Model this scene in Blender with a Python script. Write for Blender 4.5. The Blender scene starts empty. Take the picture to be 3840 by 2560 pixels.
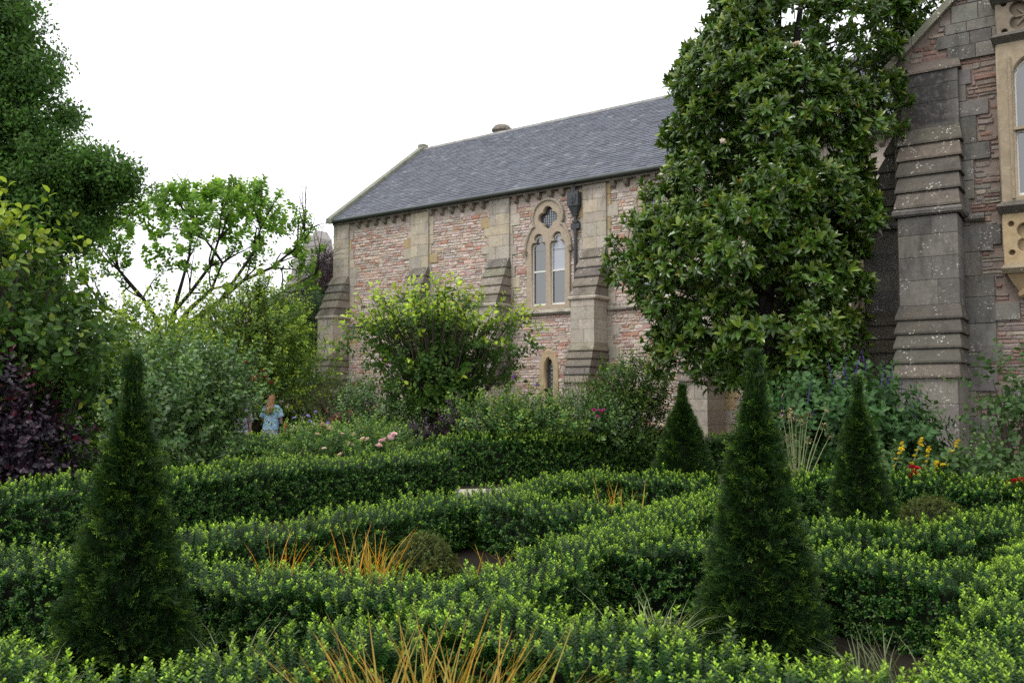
import bpy, math, random
import numpy as np
from mathutils import Vector, Matrix

random.seed(7)
RNG = np.random.default_rng(7)
S = bpy.context.scene
COL = S.collection
R = math.radians
PI = math.pi

# ------------------------------------------------------------------ camera, sky, sun, exposure
cam = bpy.data.cameras.new('camera')
cam.sensor_width = 36.0
cam.lens = 31.4
cam.clip_start = 0.05
cam.clip_end = 2000
cam.dof.use_dof = True
cam.dof.focus_distance = 10.0
cam.dof.aperture_fstop = 5.6
camo = bpy.data.objects.new('camera', cam)
COL.objects.link(camo)
camo.location = (0, 0, 1.6)
camo.rotation_euler = (R(90 + 3.587), 0, 0)
S.camera = camo

SUN_EL, SUN_AZ = 58.0, 235.0      # degrees; azimuth clockwise from +Y: sun behind the camera on the left
wd = bpy.data.worlds.new('World')
S.world = wd
wd.use_nodes = True
nt = wd.node_tree
nt.nodes.clear()
sky = nt.nodes.new('ShaderNodeTexSky')
sky.sky_type = 'NISHITA'
sky.sun_disc = False
sky.sun_elevation = R(SUN_EL)
sky.sun_rotation = R(SUN_AZ)
sky.dust_density = 4.0
hs = nt.nodes.new('ShaderNodeHueSaturation')
hs.inputs['Saturation'].default_value = 0.25
mx = nt.nodes.new('ShaderNodeMix')
mx.data_type = 'RGBA'
mx.inputs['Factor'].default_value = 0.85
mx.inputs['B'].default_value = (12.0, 12.2, 12.5, 1)      # the closed bright cloud cover
bg = nt.nodes.new('ShaderNodeBackground')
bg.inputs['Strength'].default_value = 0.11
wo = nt.nodes.new('ShaderNodeOutputWorld')
nt.links.new(sky.outputs[0], hs.inputs['Color'])
nt.links.new(hs.outputs[0], mx.inputs['A'])
nt.links.new(mx.outputs['Result'], bg.inputs['Color'])
nt.links.new(bg.outputs[0], wo.inputs[0])

sl = bpy.data.lights.new('sun', 'SUN')
sl.energy = 1.4
sl.angle = R(25)
sl.color = (1.0, 0.96, 0.9)
so = bpy.data.objects.new('sun', sl)
COL.objects.link(so)
sd = Vector((math.sin(R(SUN_AZ)) * math.cos(R(SUN_EL)), math.cos(R(SUN_AZ)) * math.cos(R(SUN_EL)), math.sin(R(SUN_EL))))
so.rotation_euler = sd.to_track_quat('Z', 'Y').to_euler()

S.view_settings.view_transform = 'Standard'
S.view_settings.look = 'None'
S.view_settings.gamma = 1.0
S.view_settings.exposure = 0.35
S.view_settings.use_curve_mapping = False
S.render.engine = 'CYCLES'
S.cycles.max_bounces = 6
S.cycles.diffuse_bounces = 3
S.cycles.transmission_bounces = 4
S.cycles.use_denoising = False

# ------------------------------------------------------------------ helpers
class MB:
    """collects vertices and faces of ONE mesh; every face carries a colour"""
    def __init__(s):
        s.v, s.f, s.c = [], [], []
    def add(s, vs, fs, col=(.5, .5, .5)):
        n = len(s.v)
        s.v.extend(vs)
        for f in fs:
            s.f.append(tuple(i + n for i in f))
            s.c.append(col)
    def box(s, x0, x1, y0, y1, z0, z1, col=(.5, .5, .5)):
        s.add([(x0, y0, z0), (x1, y0, z0), (x1, y1, z0), (x0, y1, z0), (x0, y0, z1), (x1, y0, z1), (x1, y1, z1), (x0, y1, z1)],
              [(0, 3, 2, 1), (4, 5, 6, 7), (0, 1, 5, 4), (1, 2, 6, 5), (2, 3, 7, 6), (3, 0, 4, 7)], col)
    def hexa(s, b, t, col=(.5, .5, .5)):
        """b, t: four bottom and four top corners"""
        s.add(list(b) + list(t), [(0, 3, 2, 1), (4, 5, 6, 7), (0, 1, 5, 4), (1, 2, 6, 5), (2, 3, 7, 6), (3, 0, 4, 7)], col)
    def tube(s, pts, rad, n=6, col=(.5, .5, .5), cap=True):
        pts = [Vector(p) for p in pts]
        if not hasattr(rad, '__len__'):
            rad = [rad] * len(pts)
        base = len(s.v)
        ref = Vector((0.13, 0.31, 0.94))
        for i, p in enumerate(pts):
            d = (pts[min(i + 1, len(pts) - 1)] - pts[max(i - 1, 0)]).normalized()
            a = d.cross(ref)
            if a.length < 1e-3:
                a = d.cross(Vector((1, 0, 0)))
            a.normalize()
            b = d.cross(a)
            for k in range(n):
                t = 2 * PI * k / n
                q = p + (a * math.cos(t) + b * math.sin(t)) * rad[i]
                s.v.append(tuple(q))
        for i in range(len(pts) - 1):
            for k in range(n):
                k2 = (k + 1) % n
                s.f.append((base + i * n + k, base + i * n + k2, base + (i + 1) * n + k2, base + (i + 1) * n + k))
                s.c.append(col)
        if cap:
            s.f.append(tuple(base + k for k in range(n))[::-1]); s.c.append(col)
            s.f.append(tuple(base + (len(pts) - 1) * n + k for k in range(n))); s.c.append(col)
    def loft(s, rings, col=(.5, .5, .5), cap=True):
        base = len(s.v)
        n = len(rings[0])
        for r in rings:
            s.v.extend([tuple(p) for p in r])
        for i in range(len(rings) - 1):
            for k in range(n):
                k2 = (k + 1) % n
                s.f.append((base + i * n + k, base + i * n + k2, base + (i + 1) * n + k2, base + (i + 1) * n + k)); s.c.append(col)
        if cap:
            s.f.append(tuple(base + k for k in range(n))[::-1]); s.c.append(col)
            s.f.append(tuple(base + (len(rings) - 1) * n + k for k in range(n))); s.c.append(col)
    def leaf(s, p, d, up, L, W, tip=0.0, fold=0.25, droop=0.2, st=1):
        """a folded leaf blade: 4 triangles (st=1) or a rounder one of 3 stations (st=2)"""
        p = Vector(p); d = Vector(d).normalized(); up = Vector(up)
        sd_ = d.cross(up)
        if sd_.length < 1e-3:
            sd_ = d.cross(Vector((1, 0.2, 0)))
        sd_.normalize(); n = sd_.cross(d).normalized()
        rnd = random.random()
        col = (rnd, tip, random.random())
        if st == 1:
            m = p + d * L * .45 - n * droop * L * .1
            e = p + d * L - n * droop * L * .5
            h = n * fold * W * .5
            vs = [p, m + sd_ * W * .5 + h, m, m - sd_ * W * .5 + h, e]
            fs = [(0, 2, 1), (0, 3, 2), (1, 2, 4), (2, 3, 4)]
        else:
            a = p + d * L * .3 - n * droop * L * .05
            b = p + d * L * .68 - n * droop * L * .22
            e = p + d * L - n * droop * L * .55
            h = n * fold * W * .5
            vs = [p, a + sd_ * W * .46 + h, a, a - sd_ * W * .46 + h, b + sd_ * W * .42 + h, b, b - sd_ * W * .42 + h, e]
            fs = [(0, 2, 1), (0, 3, 2), (1, 2, 5, 4), (2, 3, 6, 5), (4, 5, 7), (5, 6, 7)]
        s.add([tuple(v) for v in vs], fs, col)
    def mesh(s, name, smooth=False):
        me = bpy.data.meshes.new(name)
        me.from_pydata([tuple(v) for v in s.v], [], s.f)
        at = me.attributes.new('col', 'FLOAT_COLOR', 'FACE')
        arr = np.ones((len(s.f), 4), np.float32)
        arr[:, :3] = np.array(s.c, np.float32).reshape(-1, 3)
        at.data.foreach_set('color', arr.ravel())
        if smooth:
            me.polygons.foreach_set('use_smooth', [True] * len(s.f))
        me.update()
        return me

def link(name, data, mat=None, parent=None, loc=None, rz=None):
    o = bpy.data.objects.new(name, data)
    COL.objects.link(o)
    if mat is not None and data is not None:
        data.materials.append(mat)
    if parent is not None:
        o.parent = parent
    if loc is not None:
        o.location = loc
    if rz is not None:
        o.rotation_euler = (0, 0, rz)
    return o

def build(mb, name, mat, parent=None, smooth=False, loc=None, rz=None):
    return link(name, mb.mesh(name, smooth), mat, parent, loc, rz)

def tag(o, label, cat, group=None):
    o['label'] = label
    o['category'] = cat
    if group:
        o['group'] = group
    return o

def thing(name, label, cat, loc=(0, 0, 0), rz=0.0, group=None):
    o = link(name, None, None, None, loc, rz)
    return tag(o, label, cat, group)

def kind(o, k):
    o['kind'] = k
    return o

# ------------------------------------------------------------------ materials
def nodes(name):
    m = bpy.data.materials.new(name)
    m.use_nodes = True
    t = m.node_tree
    t.nodes.clear()
    return m, t, t.nodes.new('ShaderNodeOutputMaterial')

def N(t, typ, **kw):
    n = t.nodes.new(typ)
    for k, v in kw.items():
        if k in n.inputs:
            n.inputs[k].default_value = v
        else:
            setattr(n, k, v)
    return n

def mixrgb(t, fac, a, b, mode='MIX'):
    m = t.nodes.new('ShaderNodeMix')
    m.data_type = 'RGBA'
    m.blend_type = mode
    for s_, x in (('Factor', fac), ('A', a), ('B', b)):
        if hasattr(x, 'is_output'):
            t.links.new(x, m.inputs[s_])
        else:
            m.inputs[s_].default_value = x if s_ == 'Factor' else (*x[:3], 1)
    return m.outputs['Result']

def math_(t, op, a, b=0.0, clamp=False):
    m = t.nodes.new('ShaderNodeMath')
    m.operation = op
    m.use_clamp = clamp
    for i, x in enumerate((a, b)):
        if hasattr(x, 'is_output'):
            t.links.new(x, m.inputs[i])
        else:
            m.inputs[i].default_value = x
    return m.outputs[0]

def ramp(t, x, lo, hi):
    r = t.nodes.new('ShaderNodeMapRange')
    r.inputs['From Min'].default_value = lo
    r.inputs['From Max'].default_value = hi
    t.links.new(x, r.inputs['Value'])
    return r.outputs[0]

def noise(t, vec, scale, detail=4, rough=.6):
    n = N(t, 'ShaderNodeTexNoise', Scale=scale, Detail=detail, Roughness=rough)
    t.links.new(vec, n.inputs['Vector'])
    return n.outputs[0]

def stone_mat(name, lichen=.3, stain=.4, rough=.9, bump=.4, scale=1.0, staincol=(.045, .042, .04), patch=None):
    """stone tinted piece by piece by its colour attribute, with grain, damp stains and lichen"""
    m, t, out = nodes(name)
    tc = N(t, 'ShaderNodeTexCoord').outputs['Object']
    at = N(t, 'ShaderNodeAttribute', attribute_name='col').outputs['Color']
    n1 = noise(t, tc, 9 * scale, 6, .7)
    n2 = noise(t, tc, 1.1 * scale, 5, .65)
    n3 = noise(t, tc, 55 * scale, 3, .6)
    c = mixrgb(t, .8, at, mixrgb(t, n1, (.45, .43, .42), (1.5, 1.5, 1.5)), 'MULTIPLY')
    mp = N(t, 'ShaderNodeMapping'); mp.inputs['Scale'].default_value = (1.0, 1.0, .28)
    t.links.new(tc, mp.inputs[0])
    ns = noise(t, mp.outputs[0], 2.6 * scale, 6, .7)
    c = mixrgb(t, math_(t, 'MULTIPLY', ramp(t, ns, .5, .72), stain), c, staincol)
    c = mixrgb(t, math_(t, 'MULTIPLY', ramp(t, n2, .55, .75), stain * .6), c, (.10, .095, .085))
    if lichen > 0:
        vo = N(t, 'ShaderNodeTexVoronoi', Scale=16 * scale)
        wv = N(t, 'ShaderNodeVectorMath', operation='ADD')
        sc_ = N(t, 'ShaderNodeVectorMath', operation='SCALE'); sc_.inputs['Scale'].default_value = .05
        nn = N(t, 'ShaderNodeTexNoise', Scale=20 * scale)
        t.links.new(tc, nn.inputs['Vector'])
        t.links.new(nn.outputs[1], sc_.inputs[0])
        t.links.new(tc, wv.inputs[0]); t.links.new(sc_.outputs[0], wv.inputs[1])
        t.links.new(wv.outputs[0], vo.inputs['Vector'])
        spot = ramp(t, vo.outputs['Distance'], .34, .24)
        gate = ramp(t, noise(t, tc, 2.3 * scale, 4, .7), .52, .62)
        f = math_(t, 'MULTIPLY', math_(t, 'MULTIPLY', spot, gate), lichen, True)
        c = mixrgb(t, f, c, (.55, .54, .49))
        f2 = math_(t, 'MULTIPLY', math_(t, 'MULTIPLY', ramp(t, n3, .58, .7), ramp(t, noise(t, tc, 1.7 * scale), .5, .6)), lichen * .8, True)
        c = mixrgb(t, f2, c, (.42, .36, .2))
    if patch:
        x0, x1, z0, z1, amt = patch
        sp = N(t, 'ShaderNodeSeparateXYZ'); t.links.new(tc, sp.inputs[0])
        e = math_(t, 'MULTIPLY', math_(t, 'MULTIPLY', ramp(t, sp.outputs[0], x0, x0 + .12), ramp(t, sp.outputs[0], x1, x1 - .25)),
                  math_(t, 'MULTIPLY', ramp(t, sp.outputs[2], z0, z0 + .15), ramp(t, sp.outputs[2], z1, z1 - .05)))
        c = mixrgb(t, math_(t, 'MULTIPLY', math_(t, 'MULTIPLY', e, ramp(t, n1, .3, .5)), amt, True), c, (.03, .03, .031))
    b = N(t, 'ShaderNodeBsdfPrincipled', Roughness=rough)
    b.inputs['Specular IOR Level'].default_value = .2
    t.links.new(c, b.inputs['Base Color'])
    bp = N(t, 'ShaderNodeBump', Strength=bump, Distance=.02)
    hh = math_(t, 'ADD', n1, math_(t, 'MULTIPLY', n3, .5))
    t.links.new(hh, bp.inputs['Height'])
    t.links.new(bp.outputs[0], b.inputs['Normal'])
    t.links.new(b.outputs[0], out.inputs[0])
    return m

def plain_mat(name, col, rough=.6, var=.25, scale=20, spec=.4, metal=0.0, ior=None):
    m, t, out = nodes(name)
    tc = N(t, 'ShaderNodeTexCoord').outputs['Object']
    n = noise(t, tc, scale)
    c = mixrgb(t, n, tuple(x * (1 - var) for x in col), tuple(min(1, x * (1 + var)) for x in col))
    b = N(t, 'ShaderNodeBsdfPrincipled', Roughness=rough, Metallic=metal)
    b.inputs['Specular IOR Level'].default_value = spec
    if ior:
        b.inputs['IOR'].default_value = ior
    t.links.new(c, b.inputs['Base Color'])
    t.links.new(b.outputs[0], out.inputs[0])
    return m

def leaf_mat(name, a, b_, rough=.42, trans=.3, var=.55, third=None, third_amt=.0, spec=.28):
    """leaf colour runs from a (old leaf) to b_ (young tip); each leaf and each sprig is a little different"""
    m, t, out = nodes(name)
    at = N(t, 'ShaderNodeAttribute', attribute_name='col').outputs['Color']
    sp = N(t, 'ShaderNodeSeparateColor'); t.links.new(at, sp.inputs[0])
    rnd, tip, rn2 = sp.outputs[0], sp.outputs[1], sp.outputs[2]
    ob = N(t, 'ShaderNodeObjectInfo').outputs['Random']
    c = mixrgb(t, tip, a, b_)
    if third:
        c = mixrgb(t, math_(t, 'MULTIPLY', ramp(t, math_(t, 'ADD', math_(t, 'MULTIPLY', rn2, .6), math_(t, 'MULTIPLY', ob, .4)), 1 - third_amt - .05, 1 - third_amt + .05), .9, True), c, third)
    k = math_(t, 'ADD', math_(t, 'MULTIPLY', rnd, var), 1 - var * .5)
    k2 = math_(t, 'ADD', math_(t, 'MULTIPLY', ob, .6), .7)
    kk = math_(t, 'MULTIPLY', k, k2)
    cb = N(t, 'ShaderNodeCombineColor')
    for i in range(3):
        t.links.new(kk, cb.inputs[i])
    c = mixrgb(t, 1.0, c, cb.outputs[0], 'MULTIPLY')
    b = N(t, 'ShaderNodeBsdfPrincipled', Roughness=rough)
    b.inputs['Specular IOR Level'].default_value = spec
    t.links.new(c, b.inputs['Base Color'])
    tr = N(t, 'ShaderNodeBsdfTranslucent')
    c2 = mixrgb(t, 1.0, c, (1.15, 1.18, .65), 'MULTIPLY')
    t.links.new(c2, tr.inputs['Color'])
    ms = N(t, 'ShaderNodeMixShader'); ms.inputs[0].default_value = trans
    t.links.new(b.outputs[0], ms.inputs[1]); t.links.new(tr.outputs[0], ms.inputs[2])
    t.links.new(ms.outputs[0], out.inputs[0])
    return m

def attr_mat(name, rough=.8, spec=.3, scale=25, var=.3):
    m, t, out = nodes(name)
    tc = N(t, 'ShaderNodeTexCoord').outputs['Object']
    at = N(t, 'ShaderNodeAttribute', attribute_name='col').outputs['Color']
    n = noise(t, tc, scale)
    c = mixrgb(t, 1.0, at, mixrgb(t, n, (1 - var,) * 3, (1 + var,) * 3), 'MULTIPLY')
    b = N(t, 'ShaderNodeBsdfPrincipled', Roughness=rough)
    b.inputs['Specular IOR Level'].default_value = spec
    t.links.new(c, b.inputs['Base Color'])
    t.links.new(b.outputs[0], out.inputs[0])
    return m

def ground_mat(name, a, b_, scale=3, fine=60, bump=.6, c3=None):
    m, t, out = nodes(name)
    tc = N(t, 'ShaderNodeTexCoord').outputs['Object']
    n1 = noise(t, tc, scale, 6, .7)
    n2 = noise(t, tc, fine, 4, .7)
    c = mixrgb(t, ramp(t, n1, .35, .65), a, b_)
    if c3:
        vo = N(t, 'ShaderNodeTexVoronoi', Scale=fine)
        t.links.new(tc, vo.inputs['Vector'])
        c = mixrgb(t, ramp(t, vo.outputs['Color'], .2, .9), c, c3)
    c = mixrgb(t, 1.0, c, mixrgb(t, n2, (.55, .55, .55), (1.45, 1.45, 1.45)), 'MULTIPLY')
    b = N(t, 'ShaderNodeBsdfPrincipled', Roughness=.95)
    b.inputs['Specular IOR Level'].default_value = .15
    t.links.new(c, b.inputs['Base Color'])
    bp = N(t, 'ShaderNodeBump', Strength=bump, Distance=.03)
    t.links.new(n2, bp.inputs['Height']); t.links.new(bp.outputs[0], b.inputs['Normal'])
    t.links.new(b.outputs[0], out.inputs[0])
    return m

M = {}
M['rubble'] = stone_mat('rubble stone', .25, .25, bump=.6, scale=1.6)
M['mortar'] = stone_mat('lime mortar', .1, .3, bump=.5)
M['ashlar'] = stone_mat('ashlar stone', .75, .42, bump=.3)
M['weathering'] = stone_mat('weathered stone', 1.0, .6, bump=.6, scale=1.2)
M['wing_ashlar'] = stone_mat('grey ashlar stone', .85, .75, bump=.35, scale=1.3)
M['wing_stain'] = stone_mat('blackened ashlar stone', .7, .8, bump=.35, scale=1.3, patch=(-.42, .5, 6.3, 7.6, .85))
M['wing_rubble'] = stone_mat('red rubble stone', .15, .5, bump=.8, scale=1.8)
M['dress'] = stone_mat('dressed yellow stone', .25, .2, bump=.2)
M['slate'] = stone_mat('roof slate', .25, .15, rough=.62, bump=.2, scale=1.5, staincol=(.07, .075, .07))
M['lead'] = plain_mat('lead and iron', (.05, .055, .06), .5, .3)
M['gutter'] = plain_mat('painted gutter', (.035, .045, .04), .5, .3)
M['white'] = plain_mat('white paint', (.72, .71, .66), .5, .1)
M['glass'] = plain_mat('window glass', (.012, .015, .018), .03, .2, 3, spec=.9, ior=1.9)
M['blind'] = plain_mat('glass over a drawn blind', (.30, .32, .37), .06, .1, 3, spec=.8, ior=1.8)
M['leadglass'] = plain_mat('leaded glass', (.07, .085, .10), .12, .4, 14, spec=.9, ior=1.8)
M['bark'] = plain_mat('bark', (.075, .06, .048), .9, .5, 18, .2)
M['darkbark'] = plain_mat('dark bark', (.035, .03, .026), .9, .5, 18, .2)
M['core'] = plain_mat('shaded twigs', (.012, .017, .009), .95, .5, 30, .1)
M['soil'] = ground_mat('bed soil', (.012, .0095, .007), (.022, .018, .012), 2.5, 40)
M['gravel'] = ground_mat('gravel', (.36, .31, .25), (.44, .39, .32), 1.2, 70, .5, (.5, .46, .4))
M['lawn'] = ground_mat('lawn', (.05, .09, .025), (.08, .12, .035), .6, 30)

# ------------------------------------------------------------------ scatter: sprigs on points
def src(mb, mat):
    o = bpy.data.objects.new('sprig', mb.mesh('sprig'))
    o.data.materials.append(mat)
    return o

_groups = {}
def scatter_group(sources):
    key = tuple(o.name for o in sources)
    if key in _groups:
        return _groups[key]
    g = bpy.data.node_groups.new('foliage', 'GeometryNodeTree')
    g.interface.new_socket('Geometry', in_out='INPUT', socket_type='NodeSocketGeometry')
    g.interface.new_socket('Geometry', in_out='OUTPUT', socket_type='NodeSocketGeometry')
    gi = g.nodes.new('NodeGroupInput'); go = g.nodes.new('NodeGroupOutput')
    iop = g.nodes.new('GeometryNodeInstanceOnPoints')
    g2i = g.nodes.new('GeometryNodeGeometryToInstance')
    for o in reversed(sources):
        oi = g.nodes.new('GeometryNodeObjectInfo')
        oi.inputs['Object'].default_value = o
        oi.inputs['As Instance'].default_value = False
        g.links.new(oi.outputs['Geometry'], g2i.inputs[0])
    def named(nm, typ):
        n = g.nodes.new('GeometryNodeInputNamedAttribute')
        n.data_type = typ
        n.inputs['Name'].default_value = nm
        return n.outputs['Attribute']
    g.links.new(gi.outputs[0], iop.inputs['Points'])
    g.links.new(g2i.outputs[0], iop.inputs['Instance'])
    iop.inputs['Pick Instance'].default_value = True
    g.links.new(named('var', 'INT'), iop.inputs['Instance Index'])
    e2r = g.nodes.new('FunctionNodeEulerToRotation')
    g.links.new(named('rot', 'FLOAT_VECTOR'), e2r.inputs[0])
    g.links.new(e2r.outputs[0], iop.inputs['Rotation'])
    g.links.new(named('scl', 'FLOAT'), iop.inputs['Scale'])
    g.links.new(iop.outputs[0], go.inputs[0])
    _groups[key] = g
    return g

def eulers(d, spin):
    """rotation that turns local Z towards d, spun about it"""
    d = d / np.linalg.norm(d, axis=1, keepdims=True)
    ref = np.where(np.abs(d[:, 2:3]) > .95, np.array([[1., 0, 0]]), np.array([[0, 0, 1.]]))
    a = np.cross(ref, d); a /= np.linalg.norm(a, axis=1, keepdims=True)
    b = np.cross(d, a)
    c, s_ = np.cos(spin)[:, None], np.sin(spin)[:, None]
    x = a * c + b * s_
    y = -a * s_ + b * c
    m20, m21, m22, m10, m00 = x[:, 2], y[:, 2], d[:, 2], x[:, 1], x[:, 0]
    return np.stack([np.arctan2(m21, m22), -np.arcsin(np.clip(m20, -1, 1)), np.arctan2(m10, m00)], 1)

def scatter(name, pts, dirs, scl, var, sources, parent=None, spin=None):
    n = len(pts)
    me = bpy.data.meshes.new(name)
    me.vertices.add(n)
    me.vertices.foreach_set('co', np.asarray(pts, np.float32).ravel())
    sp = RNG.uniform(0, 2 * PI, n) if spin is None else spin
    for nm, typ, fld, arr in (('rot', 'FLOAT_VECTOR', 'vector', eulers(np.asarray(dirs, float), sp)), ('scl', 'FLOAT', 'value', scl), ('var', 'INT', 'value', var)):
        a = me.attributes.new(nm, typ, 'POINT')
        a.data.foreach_set(fld, np.asarray(arr, np.int32 if typ == 'INT' else np.float32).ravel())
    o = link(name, me, None, parent)
    for s_ in sources:
        if s_.data.materials[0].name not in [q.name for q in me.materials]:
            me.materials.append(s_.data.materials[0])
    md = o.modifiers.new('foliage', 'NODES')
    md.node_group = scatter_group(sources)
    o['kind'] = 'stuff'
    return o

def unit(n):
    v = RNG.normal(size=(n, 3))
    return v / np.linalg.norm(v, axis=1, keepdims=True)

# ------------------------------------------------------------------ ground
mb = MB()
n = 40
for i in range(n + 1):
    for j in range(n + 1):
        mb.v.append((-400 + 800 * i / n, -100 + 800 * j / n, 0.0))
for i in range(n):
    for j in range(n):
        a = i * (n + 1) + j
        mb.f.append((a, a + n + 1, a + n + 2, a + 1)); mb.c.append((.5, .5, .5))
kind(build(mb, 'ground', M['soil']), 'structure')

def strip(name, pts, w, z, mat):
    """a flat band along a polyline"""
    mb = MB()
    P = [Vector((p[0], p[1], 0)) for p in pts]
    L_, R_ = [], []
    for i, p in enumerate(P):
        d = (P[min(i + 1, len(P) - 1)] - P[max(i - 1, 0)]).normalized()
        s_ = Vector((-d.y, d.x, 0)) * w / 2
        L_.append((p.x + s_.x, p.y + s_.y, z)); R_.append((p.x - s_.x, p.y - s_.y, z))
    for i in range(len(P) - 1):
        mb.add([R_[i], R_[i + 1], L_[i + 1], L_[i]], [(0, 1, 2, 3)])
    return kind(build(mb, name, mat), 'structure')

strip('path', [(-5.5, 16.6), (-3.0, 15.9), (-1.0, 15.1), (1.4, 15.6), (3.6, 17.4), (5.0, 19.2), (7.0, 21.0)], 1.3, .004, M['gravel'])
strip('terrace_path', [(-14, 34), (-8, 25.2), (-3.5, 22.6), (2.5, 21.3), (6.0, 19.0), (8, 15)], 1.8, .008, M['gravel'])
mb = MB(); mb.add([(-60, 36, .004), (-13, 36, .004), (-13, 120, .004), (-60, 120, .004)], [(0, 1, 2, 3)])
kind(build(mb, 'lawn', M['lawn']), 'structure')
# ------------------------------------------------------------------ masonry helpers
def jit(c, a=.12):
    k = 1 + random.uniform(-a, a)
    return tuple(max(0, min(1, x * k * (1 + random.uniform(-a * .3, a * .3)))) for x in c)

HALL_PAL = [((.57, .45, .39), 5), ((.57, .485, .425), 5), ((.52, .355, .295), 2.8), ((.47, .265, .20), 1.5), ((.61, .54, .48), 4), ((.57, .47, .35), .8), ((.49, .44, .40), 2.2)]
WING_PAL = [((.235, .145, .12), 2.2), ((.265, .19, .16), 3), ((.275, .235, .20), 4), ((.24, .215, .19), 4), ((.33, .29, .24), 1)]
def pick(pal):
    return jit(random.choices([p for p, _ in pal], [w for _, w in pal])[0], .16)

def stone_mesh(mb, u0, u1, v0, v1, out, col):
    """one rough stone: irregular back outline, smaller uneven face"""
    w, h = u1 - u0, v1 - v0
    q = lambda a: random.uniform(-a, a)
    b = [(u0 + q(.12 * h), v0 + q(.1 * h)), (u1 + q(.12 * h), v0 + q(.1 * h)), (u1 + q(.15 * h), v1 + q(.1 * h)), (u0 + q(.15 * h), v1 + q(.1 * h))]
    i = min(.022, .2 * h)
    cx, cz = (u0 + u1) / 2, (v0 + v1) / 2
    f = [(x + math.copysign(i, cx - x), z + math.copysign(i, cz - z)) for x, z in b]
    m1, m2 = ((b[0][0] + b[1][0]) / 2 + q(.1 * w), b[0][1] + q(.12 * h)), ((b[3][0] + b[2][0]) / 2 + q(.1 * w), b[3][1] + q(.12 * h))
    vs = [(b[0][0], 0, b[0][1]), (m1[0], 0, m1[1]), (b[1][0], 0, b[1][1]), (b[2][0], 0, b[2][1]), (m2[0], 0, m2[1]), (b[3][0], 0, b[3][1])]
    fr = [f[0], (m1[0], m1[1] + i), f[1], f[2], (m2[0], m2[1] - i), f[3]]
    vs += [(x, -out * random.uniform(.75, 1.15), z) for x, z in fr]
    fs = [(k, (k + 1) % 6, 6 + (k + 1) % 6, 6 + k) for k in range(6)] + [(6, 7, 10, 11), (7, 8, 9, 10)]
    mb.add(vs, fs, col)

def rubble_list(x0, x1, z0, z1, hr, wr, skip, pal):
    out = []
    z = z0
    while z < z1:
        h = random.uniform(*hr)
        x = x0 + random.uniform(-.2, 0)
        while x < x1:
            w = random.uniform(*wr) * (.75 + .5 * h / hr[1])
            a, b = max(x, x0), min(x + w, x1)
            if b - a > .04:
                cx, cz = (a + b) / 2, z + h / 2
                if not skip(cx, cz):
                    if h > .75 * hr[1] and random.random() < .3:      # two thin stones in a tall course
                        zz = z + h * random.uniform(.4, .6)
                        out.append((a + .006, b - .006, z + .006, zz - .005)); out.append((a + .006, b - .006, zz + .005, z + h - .006))
                    else:
                        out.append((a + .006, b - .006, z + .006, z + h - .006))
            x += w
        z += h
    return [(s_, pick(pal)) for s_ in out]

def lay_rubble(wall, stones, score, mat, out=(.015, .04)):
    """the 300 stones that show largest are single pieces, the rest one mass"""
    stones = sorted(stones, key=lambda q: -score(q[0]))
    for s_, c in stones[:300]:
        mb = MB(); stone_mesh(mb, *s_, random.uniform(*out), c)
        build(mb, 'stone', mat, wall)
    if len(stones) > 300:
        mb = MB()
        for s_, c in stones[300:]:
            stone_mesh(mb, *s_, random.uniform(*out), c)
        kind(build(mb, 'rubble', mat, wall), 'stuff')

def block(parent, x0, x1, y0, y1, z0, z1, col, mat, name='block', gap=.0035):
    """one dressed block with slightly eased front edges"""
    mb = MB()
    e = .006
    b = [(x0 + gap, y1, z0 + gap), (x1 - gap, y1, z0 + gap), (x1 - gap, y1, z1 - gap), (x0 + gap, y1, z1 - gap)]
    m_ = [(x, y0 + e, z) for x, _, z in b]
    f = [(x0 + gap + e, y0, z0 + gap + e), (x1 - gap - e, y0, z0 + gap + e), (x1 - gap - e, y0, z1 - gap - e), (x0 + gap + e, y0, z1 - gap - e)]
    fs = []
    for k in range(4):
        k2 = (k + 1) % 4
        fs += [(k, k2, 4 + k2, 4 + k), (4 + k, 4 + k2, 8 + k2, 8 + k)]
    mb.add(b + m_ + f, fs + [(8, 9, 10, 11)], col)
    return build(mb, name, mat, parent)

def curve_plate(name, outline, holes, thick, mat, parent, y, bevel=0.0, col=(.5, .5, .5)):
    """a plate standing in the x-z plane with holes; y is its middle"""
    cu = bpy.data.curves.new(name, 'CURVE')
    cu.dimensions = '2D'
    cu.fill_mode = 'BOTH'
    cu.extrude = thick / 2 - bevel
    cu.bevel_depth = bevel
    cu.bevel_resolution = 0
    for poly in [outline] + holes:
        sp = cu.splines.new('POLY')
        sp.points.add(len(poly) - 1)
        for p, (x, z) in zip(sp.points, poly):
            p.co = (x, z, 0, 1)
        sp.use_cyclic_u = True
    co = bpy.data.objects.new(name, cu)
    me = bpy.data.meshes.new_from_object(co)
    bpy.data.objects.remove(co)
    me.name = name
    me.materials.clear()
    a = me.attributes.new('col', 'FLOAT_COLOR', 'FACE')
    a.data.foreach_set('color', np.tile(np.array([*col, 1], np.float32), len(me.polygons)))
    o = link(name, me, mat, parent)
    o.location = (0, y, 0)
    o.rotation_euler = (PI / 2, 0, 0)
    return o

def arcpts(cx, cz, r, a0, a1, n=10):
    return [(cx + r * math.cos(R(a0 + (a1 - a0) * i / n)), cz + r * math.sin(R(a0 + (a1 - a0) * i / n))) for i in range(n + 1)]

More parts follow.
